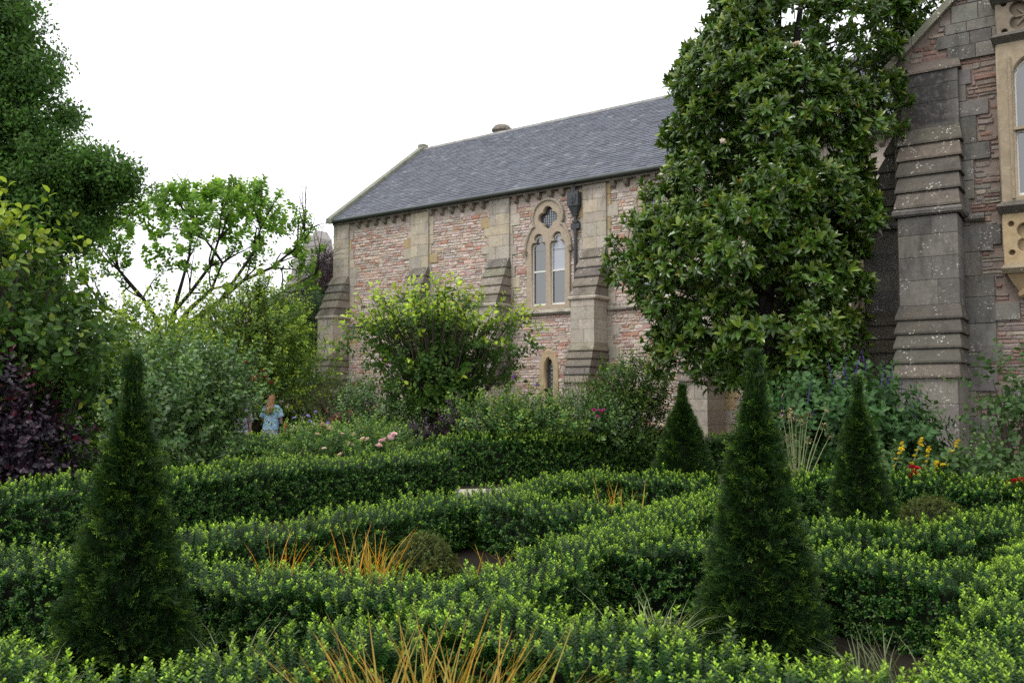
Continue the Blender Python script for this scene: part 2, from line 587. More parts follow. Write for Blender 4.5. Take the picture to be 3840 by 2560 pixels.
def foil(cx, cz, off, r, k=4, rot=0, n=72):
    """outline of k circles round a centre"""
    out = []
    for i in range(n):
        t = 2 * PI * i / n
        best = 0
        for j in range(k):
            a = 2 * PI * j / k + rot
            dx, dz = off * math.cos(a), off * math.sin(a)
            bq = dx * math.cos(t) + dz * math.sin(t)
            ds = bq * bq - (off * off - r * r)
            if ds >= 0:
                best = max(best, bq + math.sqrt(ds))
        out.append((cx + best * math.cos(t), cz + best * math.sin(t)))
    return out

def cusped(cx, z0, zs, hw):
    """a narrow light with a trefoil head"""
    left = [(cx - hw, z0), (cx - hw, zs)] + [(cx - hw + .03 * k, zs + .055 * k) for k in (1, 2)] + [(cx - hw * .46, zs + .12)]
    top = arcpts(cx, zs + .22, hw * .62, 205, -25, 12)
    right = [(2 * cx - x, z) for x, z in reversed(left)]
    return left + top + right

def lancet(cx, z0, zs, hw, rise):
    pts = [(cx - hw, z0), (cx - hw, zs)]
    for k in range(1, 8):
        t = k / 8
        pts.append((cx - hw * (1 - t ** 1.6), zs + rise * (1 - (1 - t) ** 1.7)))
    pts.append((cx, zs + rise))
    return pts + [(2 * cx - x, z) for x, z in reversed(pts[:-1])]

ASH = [(.44, .395, .325), (.48, .43, .36), (.40, .365, .31), (.50, .435, .33)]
STEP = [(.185, .165, .135), (.215, .19, .155), (.16, .147, .127), (.24, .213, .168)]
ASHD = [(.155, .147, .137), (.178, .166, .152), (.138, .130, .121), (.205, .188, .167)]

def weather(parent, w, zb, zt, pb, pt, col, mat, lip=.05):
    """one sloping course with a drip edge all round"""
    mb = MB()
    a = w / 2 + lip
    b = w / 2 + .004
    mb.hexa([(-a, -pb - lip, zb), (a, -pb - lip, zb), (a, 0, zb), (-a, 0, zb)], [(-a, -pb - lip, zb + .035), (a, -pb - lip, zb + .035), (a, 0, zb + .035), (-a, 0, zb + .035)], col)
    mb.hexa([(-a, -pb - lip, zb + .035), (a, -pb - lip, zb + .035), (a, 0, zb + .035), (-a, 0, zb + .035)], [(-b, -pt, zt), (b, -pt, zt), (b, 0, zt), (-b, 0, zt)], col)
    return build(mb, 'weathering_course', mat, parent)

def buttress(parent, loc, rz, w, stages, pal, mats, top_mat=None, string=None, stepk=1.0):
    """stages: ('wall', z0, z1, p) or ('steps', z0, z1, p_bottom, p_top, n)"""
    core = MB()
    for st in stages:
        if st[0] == 'wall':
            core.box(-w / 2 + .012, w / 2 - .012, -st[3] + .012, .0, st[1], st[2], (.24, .22, .19))
        else:
            core.hexa([(-w / 2 + .01, -st[3] + .02, st[1]), (w / 2 - .01, -st[3] + .02, st[1]), (w / 2 - .01, 0, st[1]), (-w / 2 + .01, 0, st[1])],
                      [(-w / 2 + .01, -st[4] + .02, st[2]), (w / 2 - .01, -st[4] + .02, st[2]), (w / 2 - .01, 0, st[2]), (-w / 2 + .01, 0, st[2])], (.2, .18, .16))
    B = build(core, 'buttress', M['mortar'], parent, loc=loc, rz=rz)
    for st in stages:
        if st[0] == 'wall':
            z = st[1]
            k = 0
            mt = top_mat if (top_mat and st[1] > 5) else mats[0]
            while z < st[2] - .02:
                h = random.uniform(.3, .46)
                z2 = st[2] if st[2] - (z + h) < .2 else z + h
                cut = random.uniform(-.2, .2) * w
                if k % 3 == 2:
                    block(B, -w / 2, w / 2, -st[3], 0, z, z2, jit(random.choice(pal), .06), mt)
                else:
                    block(B, -w / 2, cut, -st[3], 0, z, z2, jit(random.choice(pal), .06), mt)
                    block(B, cut, w / 2, -st[3], 0, z, z2, jit(random.choice(pal), .06), mt)
                z = z2
                k += 1
        else:
            n_ = st[5]
            for i in range(n_):
                a, b = i / n_, (i + 1) / n_
                weather(B, w, st[1] + (st[2] - st[1]) * a, st[1] + (st[2] - st[1]) * b, st[3] + (st[4] - st[3]) * a, st[3] + (st[4] - st[3]) * b,
                        jit(tuple(x * stepk for x in random.choice(STEP)), .12), mats[1])
    if string:
        z, p = string
        mb = MB()
        r_ = .07
        mb.tube([(-w / 2 - .04, 0, z), (-w / 2 - .04, -p - .03, z), (w / 2 + .04, -p - .03, z), (w / 2 + .04, 0, z)], r_, 8, jit(pal[0], .05))
        build(mb, 'string_moulding', mats[1], B)
    return B

# ------------------------------------------------------------------ the hall
HX0, HX1, HZ = -12.0, 10.35, 8.5
HB = [-11.62, -7.5, -3.87, -0.1, 3.73, 7.5]
HWIN = [-1.9, 1.95, 5.6]
hall = thing('stone_hall', 'long stone hall with slate roof and stepped buttresses behind the garden', 'building', (2.753, 28.0, 0), R(-36))

def win_outline(cx, g=0.0):
    left = [(cx - .84 - g, 4.42 - g * .2), (cx - .84 - g, 6.5), (cx - .80 - g, 6.75), (cx - .70 - g, 7.0), (cx - .58 - g, 7.2)]
    top = arcpts(cx, 7.52, .54 + g, 208, -28, 20)
    right = [(2 * cx - x, z) for x, z in reversed(left)]
    return left + top + right

LANC = [-1.9, 5.55]
wall_holes = [win_outline(c, -.02) for c in HWIN] + [lancet(c, 1.35, 2.55, .27, .48) for c in LANC]
core = curve_plate('front_wall', [(HX0, 0), (HX1, 0), (HX1, HZ), (HX0, HZ)], wall_holes, .5, M['mortar'], hall, .25, col=(.50, .43, .37))
# a wall body with flat ends behind it
wb = MB()
wb.box(HX0, HX1, .52, .6, 0, HZ, (.03, .028, .026))
build(wb, 'inner_wall', M['core'], hall)

def hall_skip(x, z):
    for b in HB:
        if abs(x - b) < .36:
            return True
    for c in HWIN:
        if abs(x - c) < 1.0 and 4.3 < z < 6.95 and abs(x - c) < .92:
            return True
        if z >= 6.95 and (x - c) ** 2 + (z - 7.45) ** 2 < .68 ** 2:
            return True
    for c in LANC:
        if abs(x - c) < .34 and 1.2 < z < 2.75 or (x - c) ** 2 + (z - 2.6) ** 2 < .3 ** 2 and z > 2.6:
            return True
    return z > 8.1
stones = rubble_list(HX0 + .1, 6.6, 0, 8.12, (.07, .155), (.12, .34), hall_skip, HALL_PAL)
# the facing sits in the hall's own frame: undo the plate's rotation for the stones
face = build((lambda m: (m.box(HX0 + .02, HX1 - .02, .03, .05, .0, .02, (.3, .27, .22)), m)[1])(MB()), 'wall_facing', M['mortar'], hall)
lay_rubble(face, stones, lambda s_: (s_[1] - s_[0]) * (s_[3] - s_[2]) * (1 if (-6 < (s_[0] + s_[1]) / 2 < 2.2 and s_[2] > 2) else .1), M['rubble'])
# toothed quoins beside the buttresses and a top course under the eaves
for b in HB[:5]:
    for sgn in (-1, 1):
        if b == HB[0] and sgn < 0:
            continue
        z = .2
        k = 0
        while z < 8.0:
            h = random.uniform(.26, .42)
            wq = random.choice([.16, .3, .42, .22]) if random.random() < .8 else .12
            e0 = b + sgn * .40
            x0, x1 = sorted((e0, e0 + sgn * wq))
            yellow = random.random() < (.35 if z > 7 else .12)
            if all(abs((x0 + x1) / 2 - c) > .95 + wq / 2 or z < 4.0 for c in HWIN):
                block(face, x0, x1, -.052, .02, z, z + h, jit((.46, .36, .20) if yellow else random.choice(ASH), .08), M['ashlar'], 'quoin')
            z += h
# buttresses
ST = [('wall', 0, 2.05, 1.30), ('steps', 2.05, 3.28, 1.32, .89, 5), ('wall', 3.28, 4.62, .88), ('steps', 4.72, 6.3, .86, .14, 5), ('wall', 6.3, 8.42, .12)]
for b in HB:
    buttress(hall, (b, 0, 0), 0, .85, ST, ASH, (M['ashlar'], M['weathering']), string=(4.67, .86))
# string course below the windows
for a, b in ((-7.05, -4.32), (-3.42, -.55), (.35, 3.28), (4.18, 7.05), (-11.18, -7.95)):
    mb = MB(); mb.tube([(a, -.06, 4.36), (b, -.06, 4.36)], .075, 8, (.3, .275, .24))
    build(mb, 'string_course', M['weathering'], hall)

def hall_window(cx):
    c = (.42, .35, .265)
    lights = [cusped(cx - .37, 4.6, 6.6, .30), cusped(cx + .37, 4.6, 6.6, .30)]
    q = foil(cx, 7.5, .20, .19)
    T = curve_plate('window', win_outline(cx, -.0), lights + [q], .22, M['dress'], hall, .03, .02, c)
    def sub(o):
        o.parent = T
        o.matrix_parent_inverse = (Matrix.Translation((0, .03, 0)) @ Matrix.Rotation(PI / 2, 4, 'X')).inverted()
        return o
    # hood moulding
    hp = [p for p in win_outline(cx, .05) if p[1] > 6.4]
    mb = MB(); mb.tube([(x, -.09, z) for x, z in hp], .05, 6, (.38, .33, .26))
    for sx in (-.89, .89):
        mb.tube([(cx + sx, -.12, 6.32), (cx + sx, -.13, 6.46)], [.07, .09], 7, (.36, .31, .25))
    sub(build(mb, 'hood_moulding', M['dress']))
    mb = MB(); mb.hexa([(cx - .95, -.16, 4.36), (cx + .95, -.16, 4.36), (cx + .95, .2, 4.36), (cx - .95, .2, 4.36)],
                       [(cx - .93, -.13, 4.43), (cx + .93, -.13, 4.43), (cx + .86, .2, 4.62), (cx - .86, .2, 4.62)], (.4, .37, .31))
    sub(build(mb, 'sill', M['weathering']))
    for k, sx in enumerate((-.37, .37)):
        x = cx + sx
        mb = MB()
        mb.box(x - .30, x - .25, .03, .09, 4.58, 6.85); mb.box(x + .25, x + .30, .03, .09, 4.58, 6.85)
        mb.box(x - .25, x + .25, .03, .09, 4.58, 4.68); mb.box(x - .25, x + .25, .025, .085, 5.72, 5.775)
        sub(build(mb, 'sash', M['white']))
        arch = curve_plate('sash_head', cusped(x, 6.45, 6.55, .298), [[(a * .84 + x * .16, 6.45 + (z - 6.45) * .88 if z > 6.46 else z + .001) for a, z in cusped(x, 6.452, 6.55, .298)]], .05, M['white'], None, .06)
        sub(arch)
        for z0, z1, mt in ((4.67, 5.73, 'glass'), (5.76, 7.05, 'blind' if k == 1 else 'glass')):
            mb = MB(); mb.box(x - .27, x + .27, .065, .075, z0, z1)
            sub(build(mb, 'pane', M[mt]))
    mb = MB(); mb.box(cx - .39, cx + .39, .10, .11, 7.11, 7.89)
    sub(build(mb, 'pane', M['leadglass']))
    mb = MB()
    for i in range(10):
        a = -.38 + .085 * i
        mb.box(cx + a - .005, cx + a + .005, .088, .098, 7.12, 7.88); mb.box(cx - .38, cx + .38, .086, .096, 7.5 + a - .005, 7.5 + a + .005)
    sub(build(mb, 'lead_lattice', M['lead']))
for c in HWIN[:2]:
    hall_window(c)
mb = MB(); mb.box(5.6 - .9, 5.6 + .9, .1, .2, 4.3, 8.1, (.1, .1, .1)); build(mb, 'far_window', M['glass'], hall)

for cx in LANC:
    T = curve_plate('lancet_window', lancet(cx, 1.2, 2.55, .36, .6), [lancet(cx, 1.35, 2.55, .19, .38)], .26, M['dress'], hall, .075, .04, (.45, .35, .22))
    inv = (Matrix.Translation((0, .075, 0)) @ Matrix.Rotation(PI / 2, 4, 'X')).inverted()
    mb = MB(); mb.box(cx - .22, cx + .22, .15, .16, 1.3, 3.0)
    o = build(mb, 'pane', M['leadglass'], T); o.matrix_parent_inverse = inv
    mb = MB()
    for i in range(-3, 14):
        for s_ in (-1, 1):
            z = 1.3 + i * .14
            mb.tube([(cx - .2 * s_, .14, z), (cx + .2 * s_, .14, z + .4)], .007, 4, cap=False)
    for z in (1.75, 2.5):
        mb.tube([(cx - .2, .135, z), (cx + .2, .135, z)], .014, 5)
    o = build(mb, 'lead_lattice', M['lead'], T); o.matrix_parent_inverse = inv

# corbels, gutter, downpipe
for i in range(44):
    x = HX0 + .35 + i * .47
    if any(abs(x - b) < .52 for b in HB):
        continue
    mb = MB(); c = jit((.24, .21, .17), .15)
    mb.hexa([(x - .06, -.13, 8.2), (x + .06, -.13, 8.2), (x + .06, 0, 8.12), (x - .06, 0, 8.12)], [(x - .085, -.2, 8.36), (x + .085, -.2, 8.36), (x + .085, 0, 8.36), (x - .085, 0, 8.36)], c)
    build(mb, 'corbel', M['weathering'], hall)
mb = MB(); mb.box(HX0, HX1, -.21, .02, 8.362, 8.46, (.22, .2, .17)); build(mb, 'eaves_course', M['weathering'], hall)
mb = MB()
g = [(-.30 + .07 * math.cos(R(a)), 8.49 + .07 * math.sin(R(a))) for a in range(0, 361, 30)][:-1]
mb.loft([[(HX0 - .12, y, z) for y, z in g], [(HX1, y, z) for y, z in g]])
build(mb, 'gutter', M['gutter'], hall)
mb = MB(); mb.tube([(-.8, -.12, 8.45), (-.8, -.2, 8.3), (-.8, -.2, 8.2)], .06, 8)
mb.tube([(-.8, -.12, 7.5), (-.8, -.12, 5.0)], .055, 8)
P = build(mb, 'downpipe', M['lead'], hall)
mb = MB(); mb.box(-1.0, -.6, -.3, -.02, 7.72, 8.16)
mb.hexa([(-.88, -.2, 7.45), (-.72, -.2, 7.45), (-.72, -.04, 7.45), (-.88, -.04, 7.45)], [(-.98, -.28, 7.72), (-.62, -.28, 7.72), (-.62, -.02, 7.72), (-.98, -.02, 7.72)])
for xx in (-.98, -.89, -.8, -.71, -.62):
    mb.box(xx - .025, xx + .025, -.3, -.25, 8.16, 8.21)
H_ = build(mb, 'hopper', M['lead'], P)
mb = MB(); sh = [(-.93, 8.08), (-.67, 8.08), (-.67, 7.92), (-.72, 7.82), (-.8, 7.76), (-.88, 7.82), (-.93, 7.92)]
mb.loft([[(x, -.30, z) for x, z in sh], [(x * .9 - .08, -.325, (z - 7.93) * .9 + 7.93) for x, z in sh]])
mb.box(-.82, -.78, -.345, -.32, 7.82, 8.03); mb.box(-.87, -.73, -.345, -.32, 7.93, 7.97)
build(mb, 'shield', M['lead'], P)
mb = MB()
for z in (7.42, 7.2):
    mb.box(-.9, -.7, -.19, 0, z, z + .05)
mb.box(-.96, -.64, -.16, -.03, 7.0, 7.17)
build(mb, 'pipe_bracket', M['lead'], P)

# roof: slates on two slopes
RY, RZ, EY, EZ = 5.1, 12.62, -.30, 8.53
roof = MB()
roof.add([(HX0, EY + .05, EZ - .03), (HX1 + 6, EY + .05, EZ - .03), (HX1 + 6, RY, RZ - .05), (HX0, RY, RZ - .05), (HX1 + 6, 10.4, EZ - .03), (HX0, 10.4, EZ - .03)],
         [(0, 1, 2, 3), (3, 2, 4, 5)], (.12, .12, .13))
roofo = build(roof, 'roof', M['slate'], hall)
ln = math.hypot(RY - EY, RZ - EZ)
ty, tz = (RY - EY) / ln, (RZ - EZ) / ln
ny, nz = -tz, ty
slates = []
ex = .162
for i in range(int(ln / ex)):
    x = HX0 + .1 - (i % 2) * .13
    while x < HX1 + 2:
        w = random.uniform(.22, .3)
        slates.append((x, min(x + w - .006, HX1 + 2), i * ex))
        x += w
def slate(mb, s_):
    x0, x1, t0 = s_
    x0 = max(x0, HX0 + .1)
    t0 += random.uniform(-.006, .006)
    t1 = t0 + ex + .05
    lo, th = random.uniform(.028, .038), random.uniform(.009, .016)
    P_ = lambda t, h: (EY + ty * t + ny * h, EZ + tz * t + nz * h)
    a, b, c_, d = P_(t0, lo), P_(t1, .012), P_(t0, lo - th), P_(t1, .004)
    k = random.uniform(.84, 1.2)
    col = (.112 * k, .122 * k, .150 * k) if random.random() > .05 else (.17 * k, .18 * k, .20 * k)
    mb.add([(x0, *c_), (x1, *c_), (x1, *a), (x0, *a), (x1, *b), (x0, *b)], [(0, 1, 2, 3), (3, 2, 4, 5), (0, 3, 5), (1, 4, 2)], col)
slates.sort(key=lambda s_: abs(s_[2] - .8) * .6 + abs(s_[0] - .8))
for s_ in slates[:300]:
    if s_[1] - max(s_[0], HX0 + .1) > .03:
        mb = MB(); slate(mb, s_); build(mb, 'slate', M['slate'], roofo)
mb = MB()
for s_ in slates[300:]:
    if s_[1] - max(s_[0], HX0 + .1) > .03:
        slate(mb, s_)
kind(build(mb, 'slate_field', M['slate'], roofo), 'stuff')
for i in range(40):
    x = HX0 + .15 + i * .45
    mb = MB()
    mb.add([(x, RY - .17, RZ - .09), (x + .44, RY - .17, RZ - .09), (x + .44, RY, RZ + .06), (x, RY, RZ + .06), (x + .44, RY + .17, RZ - .09), (x, RY + .17, RZ - .09)], [(0, 1, 2, 3), (3, 2, 4, 5)], jit((.24, .24, .23), .15))
    build(mb, 'ridge_tile', M['weathering'], roofo)
# gable end with coping
mb = MB()
mb.add([(HX0, 0, 0), (HX0, 10.2, 0), (HX0, 10.2, 8.5), (HX0, RY, RZ - .05), (HX0, 0, 8.5)], [(0, 4, 3, 2, 1)], (.36, .31, .26))
mb.add([(HX1, 10.2, 0), (HX0, 10.2, 0), (HX0, 10.2, 8.5), (HX1, 10.2, 8.5)], [(0, 1, 2, 3)], (.36, .31, .26))
build(mb, 'gable_wall', M['rubble'], hall)
for sgn in (1, -1):
    mb = MB()
    y0, y1 = (EY - .12, RY) if sgn > 0 else (2 * RY - EY + .12, RY)
    a = [(HX0 - .16, y0, EZ - .12), (HX0 + .14, y0, EZ - .12), (HX0 + .14, y1, RZ - .02), (HX0 - .16, y1, RZ - .02)]
    mb.hexa(a, [(x, y, z + .2) for x, y, z in a], (.22, .23, .18))
    build(mb, 'gable_coping', M['weathering'], hall)
mb = MB(); mb.box(HX0 - .17, HX0 + .15, RY - .16, RY + .16, RZ - .1, RZ + .2, (.24, .23, .18)); build(mb, 'apex_stone', M['weathering'], hall)
mb = MB()
ring = lambda r_, z: [(-8.3 + r_ * math.cos(2 * PI * k / 10), 6.0 + r_ * math.sin(2 * PI * k / 10), z) for k in range(10)]
mb.loft([ring(.36, 12.0), ring(.36, 12.95), ring(.44, 13.0), ring(.44, 13.1), ring(.36, 13.14), ring(.33, 13.22), ring(.26, 13.24)], (.22, .2, .17))
build(mb, 'chimney', M['weathering'], hall)

# ------------------------------------------------------------------ the gabled wing on the right
WR = R(-34)
wing = thing('gabled_wing', 'tall gabled stone wing with blackened angle buttresses at the right edge', 'building', (6.96, 16.0, 0), WR)
GW, GZ = 7.0, 7.55
gz = lambda x: GZ + .95 * min(x, GW - x)
mb = MB()
fr = [(0, 0), (GW, 0), (GW, GZ), (GW / 2, gz(GW / 2)), (0, GZ)]
mb.loft([[(x, 0, z) for x, z in fr], [(x, 14, z) for x, z in fr]], (.24, .19, .16))
gwall = build(mb, 'gable_front', M['mortar'], wing)
def wing_skip(x, z):
    if z > gz(x) - .12:
        return True
    if 1.62 < x < 5.4 and 3.3 < z < 8.6:
        return True
    if .1 < x < 1.12 and z < 7.5:
        return True
    return False
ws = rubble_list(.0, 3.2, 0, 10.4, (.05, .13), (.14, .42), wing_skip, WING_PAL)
# large dressed blocks among the rubble: quoins along the buttress and patches high in the gable
quo = []
z = .0
while z < 7.3:
    h = random.uniform(.26, .5)
    quo.append((1.08, 1.12 + random.choice([.08, .16, .3, .42, .22]), z, z + h))
    z += h
zz = 7.5
while zz < 9.9:
    hh = random.uniform(.18, .34)
    xx = max(0, (zz - GZ) / .95 + .02)
    while xx < 2.6:
        ww = random.uniform(.22, .6)
        if random.random() < .72 and zz + hh < gz(xx + .02):
            quo.append((xx, xx + ww, zz, zz + hh))
        xx += ww
    zz += hh
for x0, x1, z0, z1 in [(1.35, 1.66, 4.2, 4.55), (1.3, 1.6, 2.2, 2.5), (1.45, 1.9, 2.9, 3.2), (1.6, 2.0, 1.5, 1.8)]:
    quo.append((x0, x1, z0, z1))
inq = lambda s_: any(s_[0] < q[1] - .03 and s_[1] > q[0] + .03 and s_[2] < q[3] - .02 and s_[3] > q[2] + .02 for q in quo)
ws2 = []
for (u0, u1, v0, v1), c in ws:
    for q in quo:
        if u0 < q[1] - .01 and u1 > q[0] + .01 and v0 < q[3] - .02 and v1 > q[2] + .02:
            if u1 - q[1] > .05:
                u0 = q[1] + .012
            elif q[0] - u0 > .05:
                u1 = q[0] - .012
            else:
                u1 = u0
                break
    if u1 - u0 > .04:
        ws2.append(((u0, u1, v0, v1), c))
ws = ws2
lay_rubble(gwall, ws, lambda s_: (s_[1] - s_[0]) * (s_[3] - s_[2]) * (1 if s_[0] < 2.0 else .05), M['wing_rubble'], (.012, .034))
for q in quo:
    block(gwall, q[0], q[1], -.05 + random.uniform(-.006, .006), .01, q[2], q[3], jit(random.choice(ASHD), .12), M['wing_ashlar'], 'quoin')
# flank wall facing the nook
mb = MB(); mb.box(0, 7.4, .02, .06, 0, .02, (.26, .23, .2))
flank = build(mb, 'flank_wall', M['mortar'], wing, loc=(0, 7.4, 0), rz=-PI / 2)
fs_ = rubble_list(0, 7.2, 0, 7.4, (.08, .17), (.18, .45), lambda x, z: False, WING_PAL)
mb = MB()
for s_, c in fs_:
    stone_mesh(mb, *s_, random.uniform(.015, .04), c)
kind(build(mb, 'rubble', M['wing_rubble'], flank), 'stuff')
WST = [('wall', 0, 1.92, 1.28), ('steps', 1.92, 3.16, 1.28, .76, 5), ('wall', 3.16, 4.68, .74), ('steps', 4.84, 6.36, .72, .16, 5), ('wall', 6.36, 7.36, .15), ('steps', 7.36, 7.6, .13, .02, 1)]
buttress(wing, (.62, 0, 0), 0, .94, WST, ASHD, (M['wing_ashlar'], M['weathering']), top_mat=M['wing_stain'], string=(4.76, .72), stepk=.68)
WST2 = [('wall', 0, 1.92, 1.02), ('steps', 1.92, 3.16, 1.02, .64, 5), ('wall', 3.16, 4.68, .62), ('steps', 4.78, 6.36, .60, .06, 5), ('wall', 6.36, 6.5, .05)]
buttress(wing, (0, .62, 0), -PI / 2, .94, WST2, ASHD, (M['wing_ashlar'], M['weathering']), string=(4.72, .62), stepk=.62)
mb = MB(); mb.tube([(1.12, -.05, 4.70), (1.42, -.05, 4.70)], .075, 8, (.17, .16, .145)); build(mb, 'string_course', M['weathering'], wing)
# coping stones up the gable
k = 0
x = -.16
while x < 3.6:
    x2 = min(x + random.uniform(.45, .7), 3.62)
    mb = MB()
    P0 = lambda xx, dz: [(xx, -.14, GZ + .95 * xx + dz), (xx, .25, GZ + .95 * xx + dz)]
    a, b, c_, d = P0(x + .004, .0), P0(x2 - .004, .0), P0(x + .004, .17), P0(x2 - .004, .17)
    mb.hexa([a[0], b[0], b[1], a[1]], [c_[0], d[0], d[1], c_[1]], jit((.22, .20, .165), .15))
    build(mb, 'coping_stone', M['weathering'], wing)
    x = x2
mb = MB(); mb.tube([(-.3, .05, 7.35), (-.05, .05, 7.35)], .06, 8); build(mb, 'rain_spout', M['lead'], wing)
mb = MB()
mb.add([(-.2, .2, GZ - .1), (GW / 2, .2, gz(GW / 2) + .02), (GW / 2, 14, gz(GW / 2) + .02), (-.2, 14, GZ - .1), (GW + .2, .2, GZ - .1), (GW + .2, 14, GZ - .1)], [(0, 1, 2, 3), (1, 4, 5, 2)], (.15, .155, .17))
build(mb, 'roof', M['slate'], wing)

# oriel window
OX0, OX1, OP = 1.72, 5.28, .30
OC = (.35, .285, .20)
def arched(cx, z0, zs, hw, rise):
    return [(cx - hw, z0)] + [(cx - hw * math.cos(R(a)), zs + rise * math.sin(R(a))) for a in range(0, 181, 12)] + [(cx + hw, z0)]
lights = []
lw = (OX1 - OX0 - .3) / 4
for i in range(4):
    c = OX0 + .15 + lw * (i + .5)
    lights.append((c, lw / 2 - .05))
oriel = curve_plate('oriel_window', [(OX0, 4.86), (OX1, 4.86), (OX1, 7.55), (OX0, 7.55)], [arched(c, 4.92, 6.98, hw, .34) for c, hw in lights], .16, M['dress'], wing, -OP + .06, .03, OC)
inv = (Matrix.Translation((0, -OP + .06, 0)) @ Matrix.Rotation(PI / 2, 4, 'X')).inverted()
def osub(o):
    o.parent = oriel
    o.matrix_parent_inverse = inv
    return o
for x in (OX0, OX1 - .1):
    mb = MB(); mb.box(x, x + .1, -OP + .14, 0, 3.7, 8.3, OC); osub(build(mb, 'jamb_return', M['dress']))
mb = MB()
for c, hw in lights:
    mb.tube([(c - hw - .03, -OP - .03, 4.9), (c - hw - .03, -OP - .03, 7.3)], .028, 6, OC)
osub(build(mb, 'shaft', M['dress']))
for c, hw in lights:
    mb = MB()
    mb.box(c - hw, c - hw + .055, -.22, -.16, 4.9, 7.2); mb.box(c + hw - .055, c + hw, -.22, -.16, 4.9, 7.2)
    mb.box(c - hw + .055, c + hw - .055, -.22, -.16, 4.9, 5.0); mb.box(c - hw + .055, c + hw - .055, -.225, -.165, 6.02, 6.08)
    osub(build(mb, 'sash', M['white']))
    mb = MB(); mb.tube([(c - (hw - .03) * math.cos(R(a)), -.19, 6.95 + .32 * math.sin(R(a))) for a in range(0, 181, 15)], .035, 6); osub(build(mb, 'sash_head', M['white']))
    mb = MB(); mb.box(c - hw + .02, c + hw - .02, -.195, -.185, 4.95, 7.3); osub(build(mb, 'pane', M['glass']))
    mb = MB(); mb.box(c - hw - .04, c + hw + .04, -OP - .03, -OP - .02 + .1, 6.05, 6.1, OC); osub(build(mb, 'transom', M['dress']))
def mould(name, z, h, p, col, mat):
    mb = MB()
    x0, x1 = OX0 - p * .7, OX1 + p * .7
    mb.hexa([(x0 + p * .5, -OP - .02, z), (x1 - p * .5, -OP - .02, z), (x1 - p * .5, 0, z), (x0 + p * .5, 0, z)], [(x0, -OP - p, z + h * .5), (x1, -OP - p, z + h * .5), (x1, 0, z + h * .5), (x0, 0, z + h * .5)], col)
    mb.hexa([(x0, -OP - p, z + h * .5), (x1, -OP - p, z + h * .5), (x1, 0, z + h * .5), (x0, 0, z + h * .5)], [(x0 + p * .7, -OP, z + h), (x1 - p * .7, -OP, z + h), (x1 - p * .7, 0, z + h), (x0 + p * .7, 0, z + h)], col)
    osub(build(mb, name, mat))
DK = (.12, .11, .095)
mould('sill_moulding', 4.66, .22, .14, DK, M['weathering'])
mould('label_moulding', 7.55, .2, .13, DK, M['weathering'])
mould('base_moulding', 3.66, .16, .08, (.3, .25, .17), M['weathering'])
mould('crown_moulding', 8.25, .18, .13, DK, M['weathering'])
pw = (OX1 - OX0) / 4
def panels(z0, z1, name, col):
    hs_ = []
    for i in range(4):
        c = OX0 + pw * (i + .5)
        hs_ += [foil(c, (z0 + z1) / 2, .17, .14, 4, PI / 4)]
        for sx in (-.33, .33):
            for sz in (-.24, .24):
                hs_ += [arcpts(c + sx, (z0 + z1) / 2 + sz, .06, 0, 330, 11)]
    p = curve_plate(name, [(OX0, z0), (OX1, z0), (OX1, z1), (OX0, z1)], hs_, .08, M['dress'], None, 0, .015, col)
    p.location = (0, -OP + .04, 0)
    osub(p)
    mb = MB(); mb.box(OX0 + .01, OX1 - .01, -OP + .1, -OP + .2, z0, z1, tuple(x * .9 for x in col))
    for i in range(4):
        c = OX0 + pw * (i + .5)
        for a in range(8):
            t = a * PI / 4
            zc = (z0 + z1) / 2
            mb.tube([(c, -OP + .07, zc), (c + .2 * math.cos(t), -OP + .09, zc + .2 * math.sin(t))], [.03, .012], 5, col)
    osub(build(mb, 'carved_backing', M['dress']))
panels(3.82, 4.66, 'carved_panel', (.42, .32, .19))
panels(7.75, 8.25, 'upper_panel', (.24, .2, .15))
mb = MB()
mb.hexa([(OX0 + .25, -.06, 3.25), (OX1 - .25, -.06, 3.25), (OX1 - .25, 0, 3.25), (OX0 + .25, 0, 3.25)], [(OX0 + .02, -OP + .02, 3.66), (OX1 - .02, -OP + .02, 3.66), (OX1 - .02, 0, 3.66), (OX0 + .02, 0, 3.66)], (.36, .26, .15))
mb.tube([(OX0 + .2, -.1, 3.3), (OX0 + .55, -.22, 3.5)], [.06, .12], 8, (.36, .26, .15))
osub(build(mb, 'corbel', M['dress']))
mb = MB(); mb.hexa([(OX0, -OP, 8.43), (OX1, -OP, 8.43), (OX1, 0, 8.43), (OX0, 0, 8.43)], [(OX0 + .2, -.02, 8.9), (OX1 - .2, -.02, 8.9), (OX1 - .2, 0, 8.9), (OX0 + .2, 0, 8.9)], (.2, .18, .15))
osub(build(mb, 'oriel_roof', M['weathering']))
# ------------------------------------------------------------------ leaf sprigs
def V(*a):
    return Vector(a)

def rdir():
    return Vector(unit(1)[0])

def box_shoot(nodes_, tipn, bright):
    """upright box shoot: pairs of small oval leaves, the youngest pale"""
    mb = MB()
    st = .0085
    mb.tube([(0, 0, -.03), (0, 0, st * nodes_)], [.0016, .001], 3, (.4, .3, .5), cap=False)
    for i in range(nodes_):
        z = st * i
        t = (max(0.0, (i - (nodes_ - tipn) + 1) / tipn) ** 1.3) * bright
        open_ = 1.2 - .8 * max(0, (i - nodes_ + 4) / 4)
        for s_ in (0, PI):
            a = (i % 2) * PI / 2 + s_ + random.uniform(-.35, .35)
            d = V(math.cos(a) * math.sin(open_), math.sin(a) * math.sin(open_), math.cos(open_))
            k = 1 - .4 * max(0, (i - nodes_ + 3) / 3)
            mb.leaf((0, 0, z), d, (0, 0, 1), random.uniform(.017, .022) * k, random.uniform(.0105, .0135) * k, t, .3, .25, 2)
    return mb

